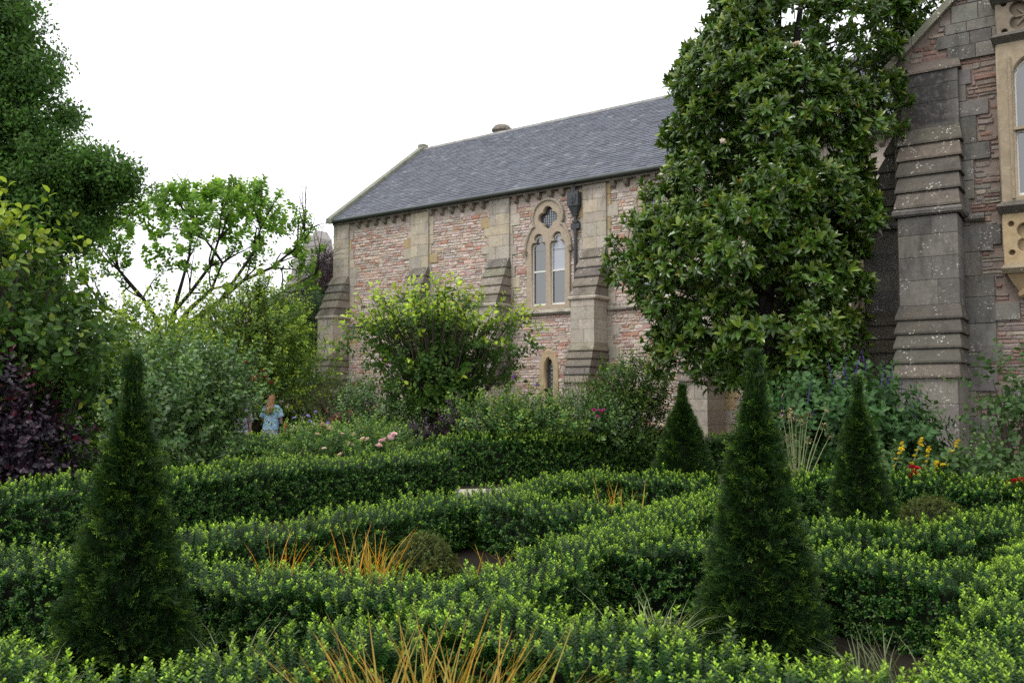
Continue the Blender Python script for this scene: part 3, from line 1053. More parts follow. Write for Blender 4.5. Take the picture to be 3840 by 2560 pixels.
def box_side(n_):
    """a leafy twig on the clipped face of a hedge"""
    mb = MB()
    mb.tube([(0, 0, -.04), (0, 0, .05)], [.0018, .001], 3, (.3, .1, .5), cap=False)
    for i in range(n_):
        a = random.uniform(0, 2 * PI)
        o = random.uniform(.7, 1.4)
        d = V(math.cos(a) * math.sin(o), math.sin(a) * math.sin(o), math.cos(o))
        p = V(random.uniform(-.012, .012), random.uniform(-.012, .012), -.02 + .07 * i / n_)
        mb.leaf(p, d, (random.uniform(-.3, .3), random.uniform(-.3, .3), 1), random.uniform(.015, .022), random.uniform(.009, .013), .15 if i > n_ * .8 else 0, .3, .2, 1)
    return mb

def yew_spray(n_, L, tip):
    mb = MB()
    mb.tube([(0, 0, -.03), (0, 0, L)], [.002, .001], 3, (.5, .2, .5), cap=False)
    def row(p0, dr, ln, m):
        sidev = dr.cross(V(0, 1, 0)).normalized()
        for i in range(m):
            t = i / m
            p = p0 + dr * ln * t
            for s_ in (-1, 1):
                d = (sidev * s_ * .85 + dr * .6 + V(0, random.uniform(-.3, .35), 0)).normalized()
                l_ = .030 * (1 - .35 * t)
                h = dr * .0036
                q = p + d * l_
                mb.add([tuple(p - h * .6), tuple(p + d * l_ * .5 - h), tuple(q), tuple(p + d * l_ * .5 + h)], [(0, 1, 2, 3)], (random.random(), tip * max(0, (t - .3) / .7), random.random()))
    row(V(0, 0, 0), V(0, 0, 1), L, n_)
    for s_ in (-1, 1):
        row(V(0, 0, L * .2), V(s_ * .7, random.uniform(-.35, .35), .7).normalized(), L * .6, n_ // 2)
    return mb

def twig(n_, L, ll, lw, tip=.0, spread=1.0, droop=.3, st=1, arch=.25, bare=.1, tl=.35, petiole=.1):
    """alternate leaves along a slightly arching twig that grows along +Z"""
    mb = MB()
    pt = lambda t: V(arch * L * t * t, 0, L * t)
    mb.tube([pt(-.15), pt(.4), pt(1)], [L * .012, L * .009, L * .004], 3, (.3, 0, .5), cap=False)
    for i in range(n_):
        t = bare + (1 - bare) * (i + random.uniform(-.3, .3)) / max(1, n_ - 1)
        t = min(1, max(bare, t))
        p = pt(t)
        a = i * 2.4 + random.uniform(-.5, .5)
        o = spread * random.uniform(.65, 1.2) * (1 - .4 * t)
        d = V(math.cos(a) * math.sin(o), math.sin(a) * math.sin(o), math.cos(o))
        k = random.uniform(.75, 1.15) * (1 - .3 * t)
        mb.leaf(p + d * ll * petiole, d + V(0, 0, -.15 * droop), (random.uniform(-.4, .4), random.uniform(-.4, .4), 1), ll * k, lw * k, tip * max(0, (t - (1 - tl)) / tl) if tip else 0, .22, droop, st)
    return mb

def rosette(n_, ll, lw, young):
    """a whorl of long leathery leaves at a branch end"""
    mb = MB()
    mb.tube([(0, 0, -.28), (0.02, 0, -.1), (0, 0, .03)], [.012, .009, .006], 4, (.4, 0, .2), cap=False)
    for i in range(n_):
        a = i * 2.4 + random.uniform(-.25, .25)
        o = random.uniform(.55, 1.75) if i < n_ * .7 else random.uniform(.15, .6)
        d = V(math.cos(a) * math.sin(o), math.sin(a) * math.sin(o), math.cos(o))
        z = -.1 * max(0, (o - .6)) + .03
        k = random.uniform(.8, 1.12)
        mb.leaf((0, 0, z), d, (0, 0, 1), ll * k, lw * k, young if o < .6 else 0, .35, .35, 2)
    return mb

def clump(n_, r_, ll, lw, tip=.3):
    """leafy end of a far branch"""
    mb = MB()
    for k in range(4):
        q = rdir() * r_ * .8
        mb.tube([(0, 0, -r_ * .6), (q.x * .4, q.y * .4, q.z * .3), tuple(q)], [.012, .007, .003], 3, (.4, 0, .2), cap=False)
    for i in range(n_):
        p = rdir() * r_ * random.random() ** .5
        d = (rdir() + V(0, 0, -.2)).normalized()
        k = random.uniform(.7, 1.2)
        mb.leaf(p, d, (0, 0, 1), ll * k, lw * k, tip * max(0, p.z / r_), .2, .3, 1)
    return mb

LM = {}
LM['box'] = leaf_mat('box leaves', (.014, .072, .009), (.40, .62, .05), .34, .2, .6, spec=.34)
LM['yew'] = leaf_mat('yew needles', (.014, .044, .013), (.20, .34, .035), .45, .25, .6, (.12, .08, .035), .03, spec=.25)
LM['magnolia'] = leaf_mat('magnolia leaves', (.068, .142, .018), (.34, .36, .05), .24, .18, .7, (.28, .22, .04), .09, spec=.6)
LM['bigtree'] = leaf_mat('fine tree leaves', (.072, .160, .034), (.16, .28, .045), .5, .45, .7)
LM['catalpa'] = leaf_mat('large tree leaves', (.14, .28, .04), (.28, .45, .06), .5, .55, .5, (.34, .42, .06), .08)
LM['yellow'] = leaf_mat('yellowing shrub leaves', (.050, .115, .020), (.36, .46, .06), .45, .42, .6, (.34, .31, .05), .07)
LM['hazel'] = leaf_mat('witch hazel leaves', (.055, .125, .022), (.46, .60, .06), .48, .42, .5, (.34, .38, .05), .03)
LM['smoke'] = leaf_mat('purple smoke bush leaves', (.020, .012, .024), (.08, .012, .018), .36, .1, .7, (.15, .008, .014), .02, spec=.45)
LM['rose'] = leaf_mat('grey green rose leaves', (.080, .165, .046), (.20, .31, .055), .36, .32, .8, (.30, .30, .05), .06, spec=.5)
LM['rose2'] = leaf_mat('fresh rose leaves', (.075, .16, .04), (.26, .38, .06), .42, .36, .6)
LM['mid'] = leaf_mat('mid green leaves', (.05, .11, .022), (.22, .32, .045), .45, .36, .6, (.18, .17, .03), .08)
LM['pale'] = leaf_mat('pale shrub leaves', (.105, .19, .034), (.42, .55, .06), .46, .45, .6)
LM['salvia'] = leaf_mat('salvia leaves', (.048, .12, .034), (.09, .18, .05), .42, .25, .5)
LM['fig'] = leaf_mat('soft green leaves', (.07, .135, .045), (.14, .21, .06), .45, .35, .6)
LM['dark'] = leaf_mat('dark green leaves', (.03, .075, .018), (.08, .14, .025), .45, .3, .6)
LM['copper'] = leaf_mat('copper beech leaves', (.035, .018, .022), (.06, .025, .03), .5, .2, .5)
LM['grassy'] = leaf_mat('grass blades', (.06, .11, .035), (.14, .18, .06), .5, .35, .6)
LM['sedge'] = leaf_mat('bronze sedge blades', (.32, .29, .06), (.62, .33, .04), .45, .4, .6, (.66, .26, .015), .3)
LM['palegrass'] = leaf_mat('pale grass blades', (.16, .22, .10), (.34, .37, .17), .5, .35, .5)
LM['dome'] = leaf_mat('dome shrub leaves', (.075, .105, .020), (.20, .21, .03), .5, .3, .6, (.16, .11, .025), .06)
LM['seed'] = leaf_mat('dry seed heads', (.25, .22, .11), (.30, .27, .14), .7, .15, .4)
LM['catmint'] = leaf_mat('dry stems', (.10, .085, .05), (.16, .14, .08), .6, .3, .5)

SRC = {}
SRC['box'] = [src(box_shoot(n_, tn, b), LM['box']) for n_, tn, b in ((13, 3, 1.0), (12, 3, .85), (16, 4, 1.0), (11, 3, .45))] + [src(box_side(18), LM['box']) for _ in range(3)]
SRC['yew'] = [src(yew_spray(9, .11, t), LM['yew']) for t in (0, .3, .1, 1.0)]
SRC['magnolia'] = [src(rosette(n_, .215, .088, y), LM['magnolia']) for n_, y in ((10, .25), (12, .1), (9, .45), (11, 0))]
SRC['bigtree'] = [src(clump(62, .40, .125, .078), LM['bigtree']) for _ in range(3)]
SRC['catalpa'] = [src(twig(10, .42, .21, .17, .8, 1.35, .5, 2), LM['catalpa']) for _ in range(3)]
SRC['yellow'] = [src(twig(8, .5, .15, .095, .95, 1.2, .55, 2, tl=.6), LM['yellow']) for _ in range(2)] + [src(twig(9, .45, .14, .09, .15, 1.2, .5, 2), LM['yellow']) for _ in range(2)]
SRC['hazel'] = [src(twig(10, .62, .16, .105, 1.0, 1.15, .6, 2, .4, tl=.75), LM['hazel']) for _ in range(2)] + [src(twig(11, .45, .15, .10, .12, 1.25, .4, 2), LM['hazel']) for _ in range(2)]
SRC['smoke'] = [src(twig(12, .34, .085, .065, .3, 1.4, .2, 2), LM['smoke']) for _ in range(2)] + [src(twig(12, .34, .085, .065, 1, 1.3, .2, 2, tl=.4), LM['smoke'])]
SRC['rose'] = [src(twig(13, .44, .095, .06, .5, 1.35, .3, 1), LM['rose']) for _ in range(3)]
SRC['rose2'] = [src(twig(14, .36, .085, .058, .9, 1.3, .3, 1), LM['rose2']) for _ in range(3)]
SRC['mid'] = [src(twig(15, .42, .095, .06, .7, 1.25, .3, 1), LM['mid']) for _ in range(3)]
SRC['pale'] = [src(twig(14, .55, .12, .072, .9, 1.2, .4, 1, .35, tl=.5), LM['pale']) for _ in range(3)]
SRC['salvia'] = [src(twig(11, .36, .135, .09, .6, 1.35, .45, 2), LM['salvia']) for _ in range(3)]
SRC['fig'] = [src(twig(8, .38, .12, .10, .4, 1.3, .3, 2), LM['fig']) for _ in range(3)]
SRC['dark'] = [src(clump(60, .4, .10, .055), LM['dark']) for _ in range(2)]
SRC['copper'] = [src(clump(60, .5, .09, .06), LM['copper']) for _ in range(2)]
SRC['dome'] = [src(box_side(16), LM['dome']) for _ in range(3)]
SRC['catmint'] = [src(twig(14, .4, .03, .014, .5, .9, .2, 1), LM['catmint']) for _ in range(2)]

# ------------------------------------------------------------------ hedges
def resample(path, step=.05):
    P = [np.array(p, float) for p in path]
    if len(P) > 2:                        # round the corners a little
        for _ in range(2):
            Q = [P[0]]
            for a, b in zip(P[:-1], P[1:]):
                Q += [a * .75 + b * .25, a * .25 + b * .75]
            P = Q + [P[-1]]
    out = []
    for a, b in zip(P[:-1], P[1:]):
        m = max(1, int(np.linalg.norm(b - a) / step))
        for i in range(m):
            out.append(a + (b - a) * i / m)
    out.append(P[-1])
    return np.array(out)

def hedge(label, path, w=.44, h=.50, dens=650, size=1.0, tall=.06):
    c = resample(path)
    o0 = c[len(c) // 2]
    T = thing('box_hedge', label, 'hedge', (o0[0], o0[1], 0), 0, 'clipped box hedges of the knot garden')
    c = c - o0
    d = np.gradient(c, axis=0); d /= np.linalg.norm(d, axis=1, keepdims=True) + 1e-9
    nrm = np.stack([-d[:, 1], d[:, 0]], 1)
    seg = np.r_[0, np.cumsum(np.linalg.norm(np.diff(c, axis=0), axis=1))]
    L = seg[-1]
    ph = random.uniform(0, 9)
    wob = lambda s_: .022 * np.sin(s_ * 2.1 + ph) + .018 * np.sin(s_ * 5.3 + ph * 2) + .01 * np.sin(s_ * 11 + ph)
    # core of dark twigs
    k = list(range(0, len(c), 4)) + ([len(c) - 1] if (len(c) - 1) % 4 else [])
    rings = []
    for i in k:
        hw, hh = w / 2 - .055, h - .075 + wob(seg[i])
        prof = [(-hw, 0), (-hw, hh * .6), (-hw * .85, hh), (hw * .85, hh), (hw, hh * .6), (hw, 0)]
        rings.append([(c[i, 0] + nrm[i, 0] * a, c[i, 1] + nrm[i, 1] * a, z) for a, z in prof])
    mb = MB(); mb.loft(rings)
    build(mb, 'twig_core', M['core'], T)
    per = w * .9 + 2 * h * .95
    n_ = int(L * per * dens * 1.15)
    s_ = RNG.uniform(0, L, n_)
    u = RNG.uniform(0, per, n_)
    i = np.clip(np.searchsorted(seg, s_) - 1, 0, len(c) - 2)
    f = ((s_ - seg[i]) / (seg[i + 1] - seg[i] + 1e-9))[:, None]
    p = c[i] * (1 - f) + c[i + 1] * f
    nn = nrm[i]
    top = u < w * .9
    lat = np.where(top, (u / (w * .9) - .5) * w * .94, np.where(u < w * .9 + h * .95, -w / 2, w / 2))
    uu = np.where(u < w * .9 + h * .95, u - w * .9, u - w * .9 - h * .95)
    hz = h + wob(s_)
    z = np.where(top, hz - .05 - .07 * (np.abs(lat) / (w / 2)) ** 3, np.minimum(uu, hz - .07))
    inset = np.where(top, 0, np.where(z > hz - .16, .025, 0) + RNG.uniform(-.012, .03, n_) + .02 * np.sin(s_ * 7 + z * 9))
    lat = lat - np.sign(lat) * inset
    pts = np.stack([p[:, 0] + nn[:, 0] * lat, p[:, 1] + nn[:, 1] * lat, z], 1)
    rnd = RNG.normal(size=(n_, 3))
    dt = np.stack([nn[:, 0] * lat / w * .5, nn[:, 1] * lat / w * .5, np.ones(n_)], 1) + rnd * .09
    sg = np.sign(lat)
    up_ = np.where(z > hz - .2, 1.3, .55)
    ds = np.stack([nn[:, 0] * sg, nn[:, 1] * sg, up_], 1) + rnd * .35
    dirs = np.where(top[:, None], dt, ds)
    sc = np.where(top, RNG.uniform(.8, 1.3, n_), RNG.uniform(.85, 1.25, n_)) * size
    tl = top & (RNG.random(n_) < tall)
    sc = np.where(tl, sc * RNG.uniform(1.2, 1.6, n_), sc)
    fill = top & (RNG.random(n_) < .42)
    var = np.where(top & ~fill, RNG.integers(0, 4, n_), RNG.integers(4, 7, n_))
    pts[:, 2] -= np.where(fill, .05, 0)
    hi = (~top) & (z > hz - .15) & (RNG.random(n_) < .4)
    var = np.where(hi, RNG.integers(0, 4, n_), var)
    lowtip = (~top) & (z > .2) & (RNG.random(n_) < .04)
    var = np.where(lowtip, 0, var)
    # the two ends
    for e, sgn in ((0, -1), (len(c) - 1, 1)):
        m = int(w * h * dens)
        a = RNG.uniform(-w / 2, w / 2, m); zz = RNG.uniform(0, h - .05, m)
        q = np.stack([c[e, 0] + nrm[e, 0] * a, c[e, 1] + nrm[e, 1] * a, zz], 1)
        pts = np.r_[pts, q]
        dirs = np.r_[dirs, np.stack([np.full(m, d[e, 0] * sgn), np.full(m, d[e, 1] * sgn), np.full(m, .6)], 1) + RNG.normal(size=(m, 3)) * .3]
        sc = np.r_[sc, RNG.uniform(.85, 1.25, m) * size]; var = np.r_[var, RNG.integers(4, 7, m)]
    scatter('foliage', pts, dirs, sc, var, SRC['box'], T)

hedge('low box hedge in the left foreground running back from the bottom left corner', [(-2.5, 2.5), (-.28, 4.72)], h=.47, dens=820)
hedge('short box hedge end in the very bottom left corner', [(-3.2, 4.5), (-1.85, 3.45)], dens=700)
hedge('low box hedge across the bottom foreground behind the nearest bronze grass', [(-.28, 4.72), (1.5, 2.8), (1.95, 2.3)], w=.48, h=.54, dens=820)
hedge('low box hedge behind the left yew cone, in front of the bronze grasses', [(-4.3, 6.0), (-2.5, 6.1), (-.25, 5.05)], dens=700)
hedge('long low box hedge running diagonally behind the bronze grasses to the far yew', [(-2.9, 6.5), (-1.9, 7.7), (-.37, 10.0), (1.25, 12.6)], dens=560, size=1.1)
hedge('short low box hedge left of the farthest yew pyramid', [(1.2, 12.7), (1.75, 12.45), (2.6, 11.6)], dens=460, size=1.2)
hedge('low box hedge running back through the middle of the knot garden', [(-.25, 5.1), (.55, 6.8), (1.4, 8.5), (2.3, 9.9), (3.6, 11.4)], dens=620)
hedge('low box hedge behind the tall foreground yew on the right', [(.55, 6.8), (1.9, 6.85), (3.0, 5.4), (3.6, 4.7)], dens=680)
hedge('box hedge filling the bottom right corner of the picture', [(1.35, 2.7), (2.4, 4.3), (3.7, 6.3), (4.5, 7.4)], w=.54, h=.46, dens=800)
hedge('curved low box hedge enclosing the far small bronze grass', [(-.2, 9.6), (.5, 8.8), (1.3, 8.6), (2.3, 9.9)], dens=520, size=1.1)
hedge('box hedge in front of the red and yellow flowers beside the wing', [(3.3, 11.8), (4.9, 11.4), (6.4, 9.7)], h=.58, dens=460, size=1.2)
hedge('low box hedge right of the slim yew, beside the ochre dome shrub', [(2.5, 7.9), (3.1, 7.3), (4.7, 8.3), (5.8, 9.0)], dens=560, size=1.05)
hedge('tall dark box hedge along the path on the left', [(-6.8, 7.0), (-4.95, 8.8), (-4.15, 10.9), (-2.7, 13.0), (-1.1, 14.4)], w=.7, h=.66, dens=460, size=1.2, tall=.02)
hedge('box hedge along the far side of the path below the rose bushes', [(-1.5, 16.5), (.9, 17.5), (3.3, 19.0)], w=.7, h=.80, dens=360, size=1.4, tall=.02)
hedge('short box hedge right of the farthest yew pyramid by the stone plinth', [(4.2, 19.2), (5.6, 17.9)], w=.6, h=.72, dens=320, size=1.4, tall=.02)
hedge('box hedge in the flower border beside the woman in blue', [(-6.6, 19.4), (-4.9, 18.6), (-3.0, 17.0)], w=.7, h=.72, dens=320, size=1.4)

# ------------------------------------------------------------------ yew pyramids
def yew(label, x, y, h, r, dens=1500, size=1.0, sq=.25, rag=1.0, name='yew_pyramid'):
    T = thing(name, label, 'yew', (x, y, 0), random.uniform(0, .5) if sq < .5 else R(22), 'clipped yew pyramids in the knot garden')
    prof = lambda t: np.maximum(.055, .93 * (1 - t) - .04)
    def rad(th, t):
        c_ = 1 / np.maximum(np.abs(np.cos(th)), np.abs(np.sin(th)))
        k = 1 - sq + sq * np.minimum(c_, 1.3)
        return r * prof(t) * k
    mb = MB(); rings = []
    for i in range(13):
        t = i / 12
        rings.append([(float(rad(a, t)) * .86 * math.cos(a), float(rad(a, t)) * .86 * math.sin(a), h * .97 * t) for a in np.linspace(0, 2 * PI, 17)[:-1]])
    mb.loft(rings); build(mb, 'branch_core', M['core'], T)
    mb = MB(); mb.tube([(0, 0, 0), (0, 0, h * .8)], [.05, .015], 6); build(mb, 'trunk', M['bark'], T)
    n_ = int(PI * r * h * 1.15 * dens)
    t = 1 - np.sqrt(RNG.random(n_)); t = np.where(RNG.random(n_) < .2, RNG.uniform(.55, 1, n_), t)
    th = RNG.uniform(0, 2 * PI, n_)
    bump = .05 * np.sin(th * 3 + t * 9) + .04 * np.sin(th * 7 - t * 17) + .03 * np.sin(th * 2 + t * 31)
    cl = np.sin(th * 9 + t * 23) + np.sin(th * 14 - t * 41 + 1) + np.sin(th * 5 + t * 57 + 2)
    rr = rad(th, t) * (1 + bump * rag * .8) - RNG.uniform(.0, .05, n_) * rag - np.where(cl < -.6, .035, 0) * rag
    pts = np.stack([rr * np.cos(th), rr * np.sin(th), h * t], 1)
    out = np.stack([np.cos(th), np.sin(th), np.full(n_, .35)], 1) + RNG.normal(size=(n_, 3)) * .42 * max(.6, rag)
    out[:, 2] += np.where(t > .85, 1.2, 0)
    sc = RNG.uniform(.62, 1.05, n_) * size * np.where(t > .75, .8, 1)
    lg = RNG.random(n_) < .012 * rag
    sc = np.where(lg, sc * 1.7, sc)
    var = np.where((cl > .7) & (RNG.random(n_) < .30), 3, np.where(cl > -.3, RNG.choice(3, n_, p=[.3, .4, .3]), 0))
    scatter('foliage', pts, out, sc, var, SRC['yew'], T)

yew('ragged dark yew cone in the left foreground', -2.12, 5.0, 1.80, .41, 2400)
yew('broad dark yew cone in the right foreground, nearest of the right-hand yews', 1.55, 5.7, 1.86, .43, 2400)
yew('slim olive yew cone in front of the purple-spiked salvia bush', 3.40, 8.8, 1.78, .40, 2000, 1.0)
yew('smooth square-sided green yew pyramid, farthest of the four', 2.47, 13.0, 1.76, .55, 2300, .9, .85, .25)

# ------------------------------------------------------------------ grasses and small dome shrubs
def tuft(label, x, y, n_, L, mat, group, spread=.5, w=.006, bend=.5, z=0.0, cat='grass', r0=.05, name='grass_tuft'):
    T = thing(name, label, cat, (x, y, z), 0, group)
    mb = MB()
    for i in range(n_):
        a = random.uniform(0, 2 * PI)
        o = spread * math.sqrt(random.random())
        l_ = L * random.uniform(.55, 1.1)
        p = V(r0 * random.gauss(0, 1), r0 * random.gauss(0, 1), 0)
        d = V(math.cos(a) * math.sin(o), math.sin(a) * math.sin(o), math.cos(o))
        sd_ = V(-math.sin(a), math.cos(a), 0).lerp(V(1, 0, 0), random.random() * .7).normalized() * w * random.uniform(.6, 1.2)
        bn = bend * random.uniform(.3, 1.3)
        pts = []
        for k in range(5):
            t = k / 4
            dd = V(math.cos(a), math.sin(a), 0) * bn * t * t * l_ * .6 - V(0, 0, 1) * bn * t ** 3 * l_ * .45
            q = p + d * l_ * t + dd
            pts.append((q, (1 - t ** 2) * .95 + .05))
        tip = random.random()
        for k in range(4):
            (q0, w0), (q1, w1) = pts[k], pts[k + 1]
            mb.add([tuple(q0 - sd_ * w0), tuple(q0 + sd_ * w0), tuple(q1 + sd_ * w1), tuple(q1 - sd_ * w1)], [(0, 1, 2, 3)], (random.random(), tip * (.4 + .6 * k / 3), tip))
    build(mb, 'blades', LM[mat], T)
    mb = MB(); mb.loft([[(.07 * math.cos(a), .07 * math.sin(a), zz) for a in np.linspace(0, 2 * PI, 9)[:-1]] for zz in (0, .03, .06)]); build(mb, 'crown', M['core'], T)
    return T

BG = 'bronze sedges in the knot garden'
tuft('large bronze sedge clump at the bottom centre of the picture', -.28, 3.15, 620, .88, 'sedge', BG, .68, .0068, .4, r0=.13)
tuft('bronze sedge clump left of the olive dome shrub', -1.1, 7.0, 75, .68, 'sedge', BG, .45, .0075, .4, r0=.1)
tuft('small bronze sedge right of the olive dome shrub', -.12, 6.7, 34, .68, 'sedge', BG, .6, .0075, .4, r0=.09)
tuft('sparse bronze sedge among the hedges left of the dome', -1.75, 6.75, 26, .66, 'sedge', BG, .4, .006, .3)
tuft('small bronze sedge in the far enclosed bed beside the pyramid', 1.25, 10.8, 30, .72, 'sedge', BG, .35, .009, .3, r0=.2)
PG = 'green grass tufts in the knot garden'
tuft('pale grass tuft at the left foot of the broad right-hand yew', .82, 5.25, 90, .58, 'palegrass', PG, .8, .006, .6)
tuft('pale yellow-green grass tuft between the hedges at lower right', 1.85, 4.45, 190, .52, 'palegrass', PG, .7, .0055, .55, r0=.08)
tuft('pale grass tuft at the left foot of the left yew cone', -2.35, 4.35, 60, .5, 'palegrass', PG, .8, .005, .6)
tuft('short grass tuft right of the left yew cone', -1.5, 4.95, 50, .5, 'palegrass', PG, .7, .005, .6)

def dome(label, x, y, r_, h):
    T = thing('dome_shrub', label, 'shrub', (x, y, 0), 0, 'clipped dome shrubs in the knot beds')
    n_ = int(2 * PI * r_ * h * 1100)
    u = unit(n_); u[:, 2] = np.abs(u[:, 2])
    pts = u * np.array([r_, r_, h]) * RNG.uniform(.9, 1.03, (n_, 1))
    mb = MB()
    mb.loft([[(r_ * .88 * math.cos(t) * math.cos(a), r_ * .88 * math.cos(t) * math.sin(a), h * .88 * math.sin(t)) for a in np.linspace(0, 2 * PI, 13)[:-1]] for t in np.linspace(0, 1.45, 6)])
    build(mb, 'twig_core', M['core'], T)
    scatter('foliage', pts, u + RNG.normal(size=(n_, 3)) * .4, RNG.uniform(.7, 1.1, n_), RNG.integers(0, 3, n_), SRC['dome'], T)
dome('olive dome shrub between the bronze sedges', -.72, 7.45, .30, .46)
dome('ochre dome shrub behind the middle hedge', .74, 9.9, .30, .42)
dome('ochre dome shrub right of the slim yew', 4.75, 10.2, .42, .46)

# ------------------------------------------------------------------ shrubs
def stems(mb, base, tops, r0=.02, n_=4, wob=.12, col=(.5, .5, .5)):
    b = V(*base)
    for tp in tops:
        tp = V(*tp)
        L = (tp - b).length
        pts = [b + V(random.gauss(0, .05), random.gauss(0, .05), 0)]
        for k in range(1, n_):
            t = k / n_
            q = b.lerp(tp, t) + V(random.gauss(0, wob), random.gauss(0, wob), random.gauss(0, wob * .4)) * L * .25 * (1 - t) + V(0, 0, math.sin(t * PI) * L * .08)
            pts.append(q)
        pts.append(tp)
        mb.tube(pts, [r0 * (1 - .8 * k / n_) for k in range(n_ + 1)], 5, col, cap=False)

def shrub(name, label, cat, base, blobs, key, sc=(.8, 1.2), stem=10, group=None, up_=.6, out=.8, jitter=.5, shell=3.0, barkm='bark', r0=.022, vars_=None, floor=.03, extra=None):
    """blobs: (dx, dy, z, rx, ry, rz, n) relative to the base; sprigs fill the blobs, denser towards their skin"""
    T = thing(name, label, cat, (base[0], base[1], 0), 0, group)
    P, D, Vv = [], [], []
    tops = []
    for bl in blobs:
        c_ = np.array(bl[:3]); rr = np.array(bl[3:6]); n_ = bl[6]
        u = unit(n_)
        q = u * RNG.random((n_, 1)) ** (1 / shell)
        lump = 1 + .13 * np.sin(u[:, :1] * 6 + bl[0] * 3) + .12 * np.sin(u[:, 1:2] * 7 + u[:, 2:] * 5)
        pts = c_ + q * rr * lump
        P.append(pts)
        D.append(u * out + np.array([0, 0, up_]) + RNG.normal(size=(n_, 3)) * jitter)
        vs = vars_(pts, u) if vars_ else RNG.integers(0, len(SRC[key]), n_)
        Vv.append(vs)
        for i in RNG.choice(n_, min(n_, stem)):
            tops.append(tuple(pts[i]))
    if extra is not None:
        ep, ed, ev = extra
        P.append(np.array(ep) - np.array([base[0], base[1], 0])); D.append(np.array(ed)); Vv.append(np.array(ev))
        tops += [tuple(x) for x in P[-1]]
    P = np.concatenate(P); D = np.concatenate(D); Vv = np.concatenate(Vv)
    ok = P[:, 2] > floor
    P, D, Vv = P[ok], D[ok], Vv[ok]
    mb = MB(); stems(mb, (0, 0, 0), tops, r0)
    build(mb, 'stems', M[barkm], T)
    scatter('foliage', P, D, RNG.uniform(sc[0], sc[1], len(P)), Vv, SRC[key], T)
    return T

def flowers(T, pts, r_, col, petals=7, name='flower', col2=None):
    """small double blooms as parts of the plant"""
    mt = M.setdefault('petal_%s' % (col,), plain_mat('petals', col, .6, .15, 40, .2))
    meshes = []
    for k in range(2):
        mb = MB()
        for ring_, (o, l_) in enumerate(((1.25, 1.0), (.8, .85), (.35, .6))):
            for i in range(petals):
                a = 2 * PI * i / petals + ring_ * .5
                d = V(math.cos(a) * math.sin(o), math.sin(a) * math.sin(o), math.cos(o))
                mb.leaf(d * r_ * .1, d, (0, 0, 1), r_ * l_, r_ * .8, 0, .5, -.2, 2)
        me = mb.mesh(name); me.materials.append(mt); meshes.append(me)
    o0 = T.location
    for p in pts:
        f = bpy.data.objects.new(name, random.choice(meshes))
        COL.objects.link(f); f.parent = T
        f.location = (p[0] - o0[0], p[1] - o0[1], p[2])
        f.rotation_euler = (random.uniform(-.2, .9), random.uniform(-.5, .5), random.uniform(0, 6))
        f.scale = [random.uniform(.75, 1.25)] * 3

# yellowing shrub, far left
tipsel = lambda zt: (lambda p, u: np.where((p[:, 2] > zt) & (RNG.random(len(p)) < .8) | (RNG.random(len(p)) < .05), RNG.integers(0, 2, len(p)), RNG.integers(2, 4, len(p))))
def shoots(c, n_, L, spread, z0=0.0):
    """long leafy shoots that stand out of a crown: points along arching lines"""
    P, D, W = [], [], []
    for _ in range(n_):
        a = random.uniform(0, 2 * PI); o = random.uniform(.05, spread)
        d = np.array([math.cos(a) * math.sin(o), math.sin(a) * math.sin(o), math.cos(o)])
        b = np.array(c) + np.array([d[0] * 1.6, d[1] * 1.2, 0]) * random.uniform(.3, 1)
        for k in range(3):
            P.append(b + d * L * k * .33); D.append(d + np.array([0, 0, .15]) + RNG.normal(size=3) * .15); W.append(random.randint(0, 1))
    return P, D, W
shrub('leafy_shrub', 'large shrub with yellowing leaves at the left edge', 'shrub', (-6.9, 12.2),
      [(-.3, 0, 2.6, 1.45, 1.2, 1.0, 330), (.6, -.1, 2.0, .9, .9, .8, 160), (-.6, .1, 1.5, 1.5, 1.1, 1.0, 260), (.5, .3, 1.1, 1.0, .9, .8, 110)], 'yellow', (.85, 1.25), 14, vars_=tipsel(3.0), r0=.05,
      extra=shoots((-6.9, 12.2, 3.3), 16, .9, .7))
T = shrub('smoke_bush', 'purple-leaved smoke bush at the left edge behind the hedge', 'shrub', (-6.55, 11.2),
      [(-.25, 0, 1.1, 1.0, .85, .75, 430), (.35, -.1, .8, .75, .7, .55, 260), (-.3, .1, 1.75, .7, .65, .55, 130), (0, 0, .45, 1.2, .9, .4, 200)], 'smoke', (.9, 1.25), 8,
      vars_=lambda p, u: np.where((p[:, 2] > 1.35) & (RNG.random(len(p)) < .5), 2, RNG.integers(0, 2, len(p))), up_=.2)
shrub('leafy_shrub', 'dusky green shrub between the smoke bush and the left yew', 'shrub', (-5.0, 12.3),
      [(0, 0, 1.2, .95, .9, .95, 330), (.35, .1, .7, .8, .7, .6, 160)], 'rose', (.9, 1.25), 10)
shrub('leafy_shrub', 'low brownish shrub behind the dark path hedge at the left', 'shrub', (-5.15, 11.5), [(0, 0, .45, .7, .6, .45, 150)], 'mid', (.7, 1.0), 6)
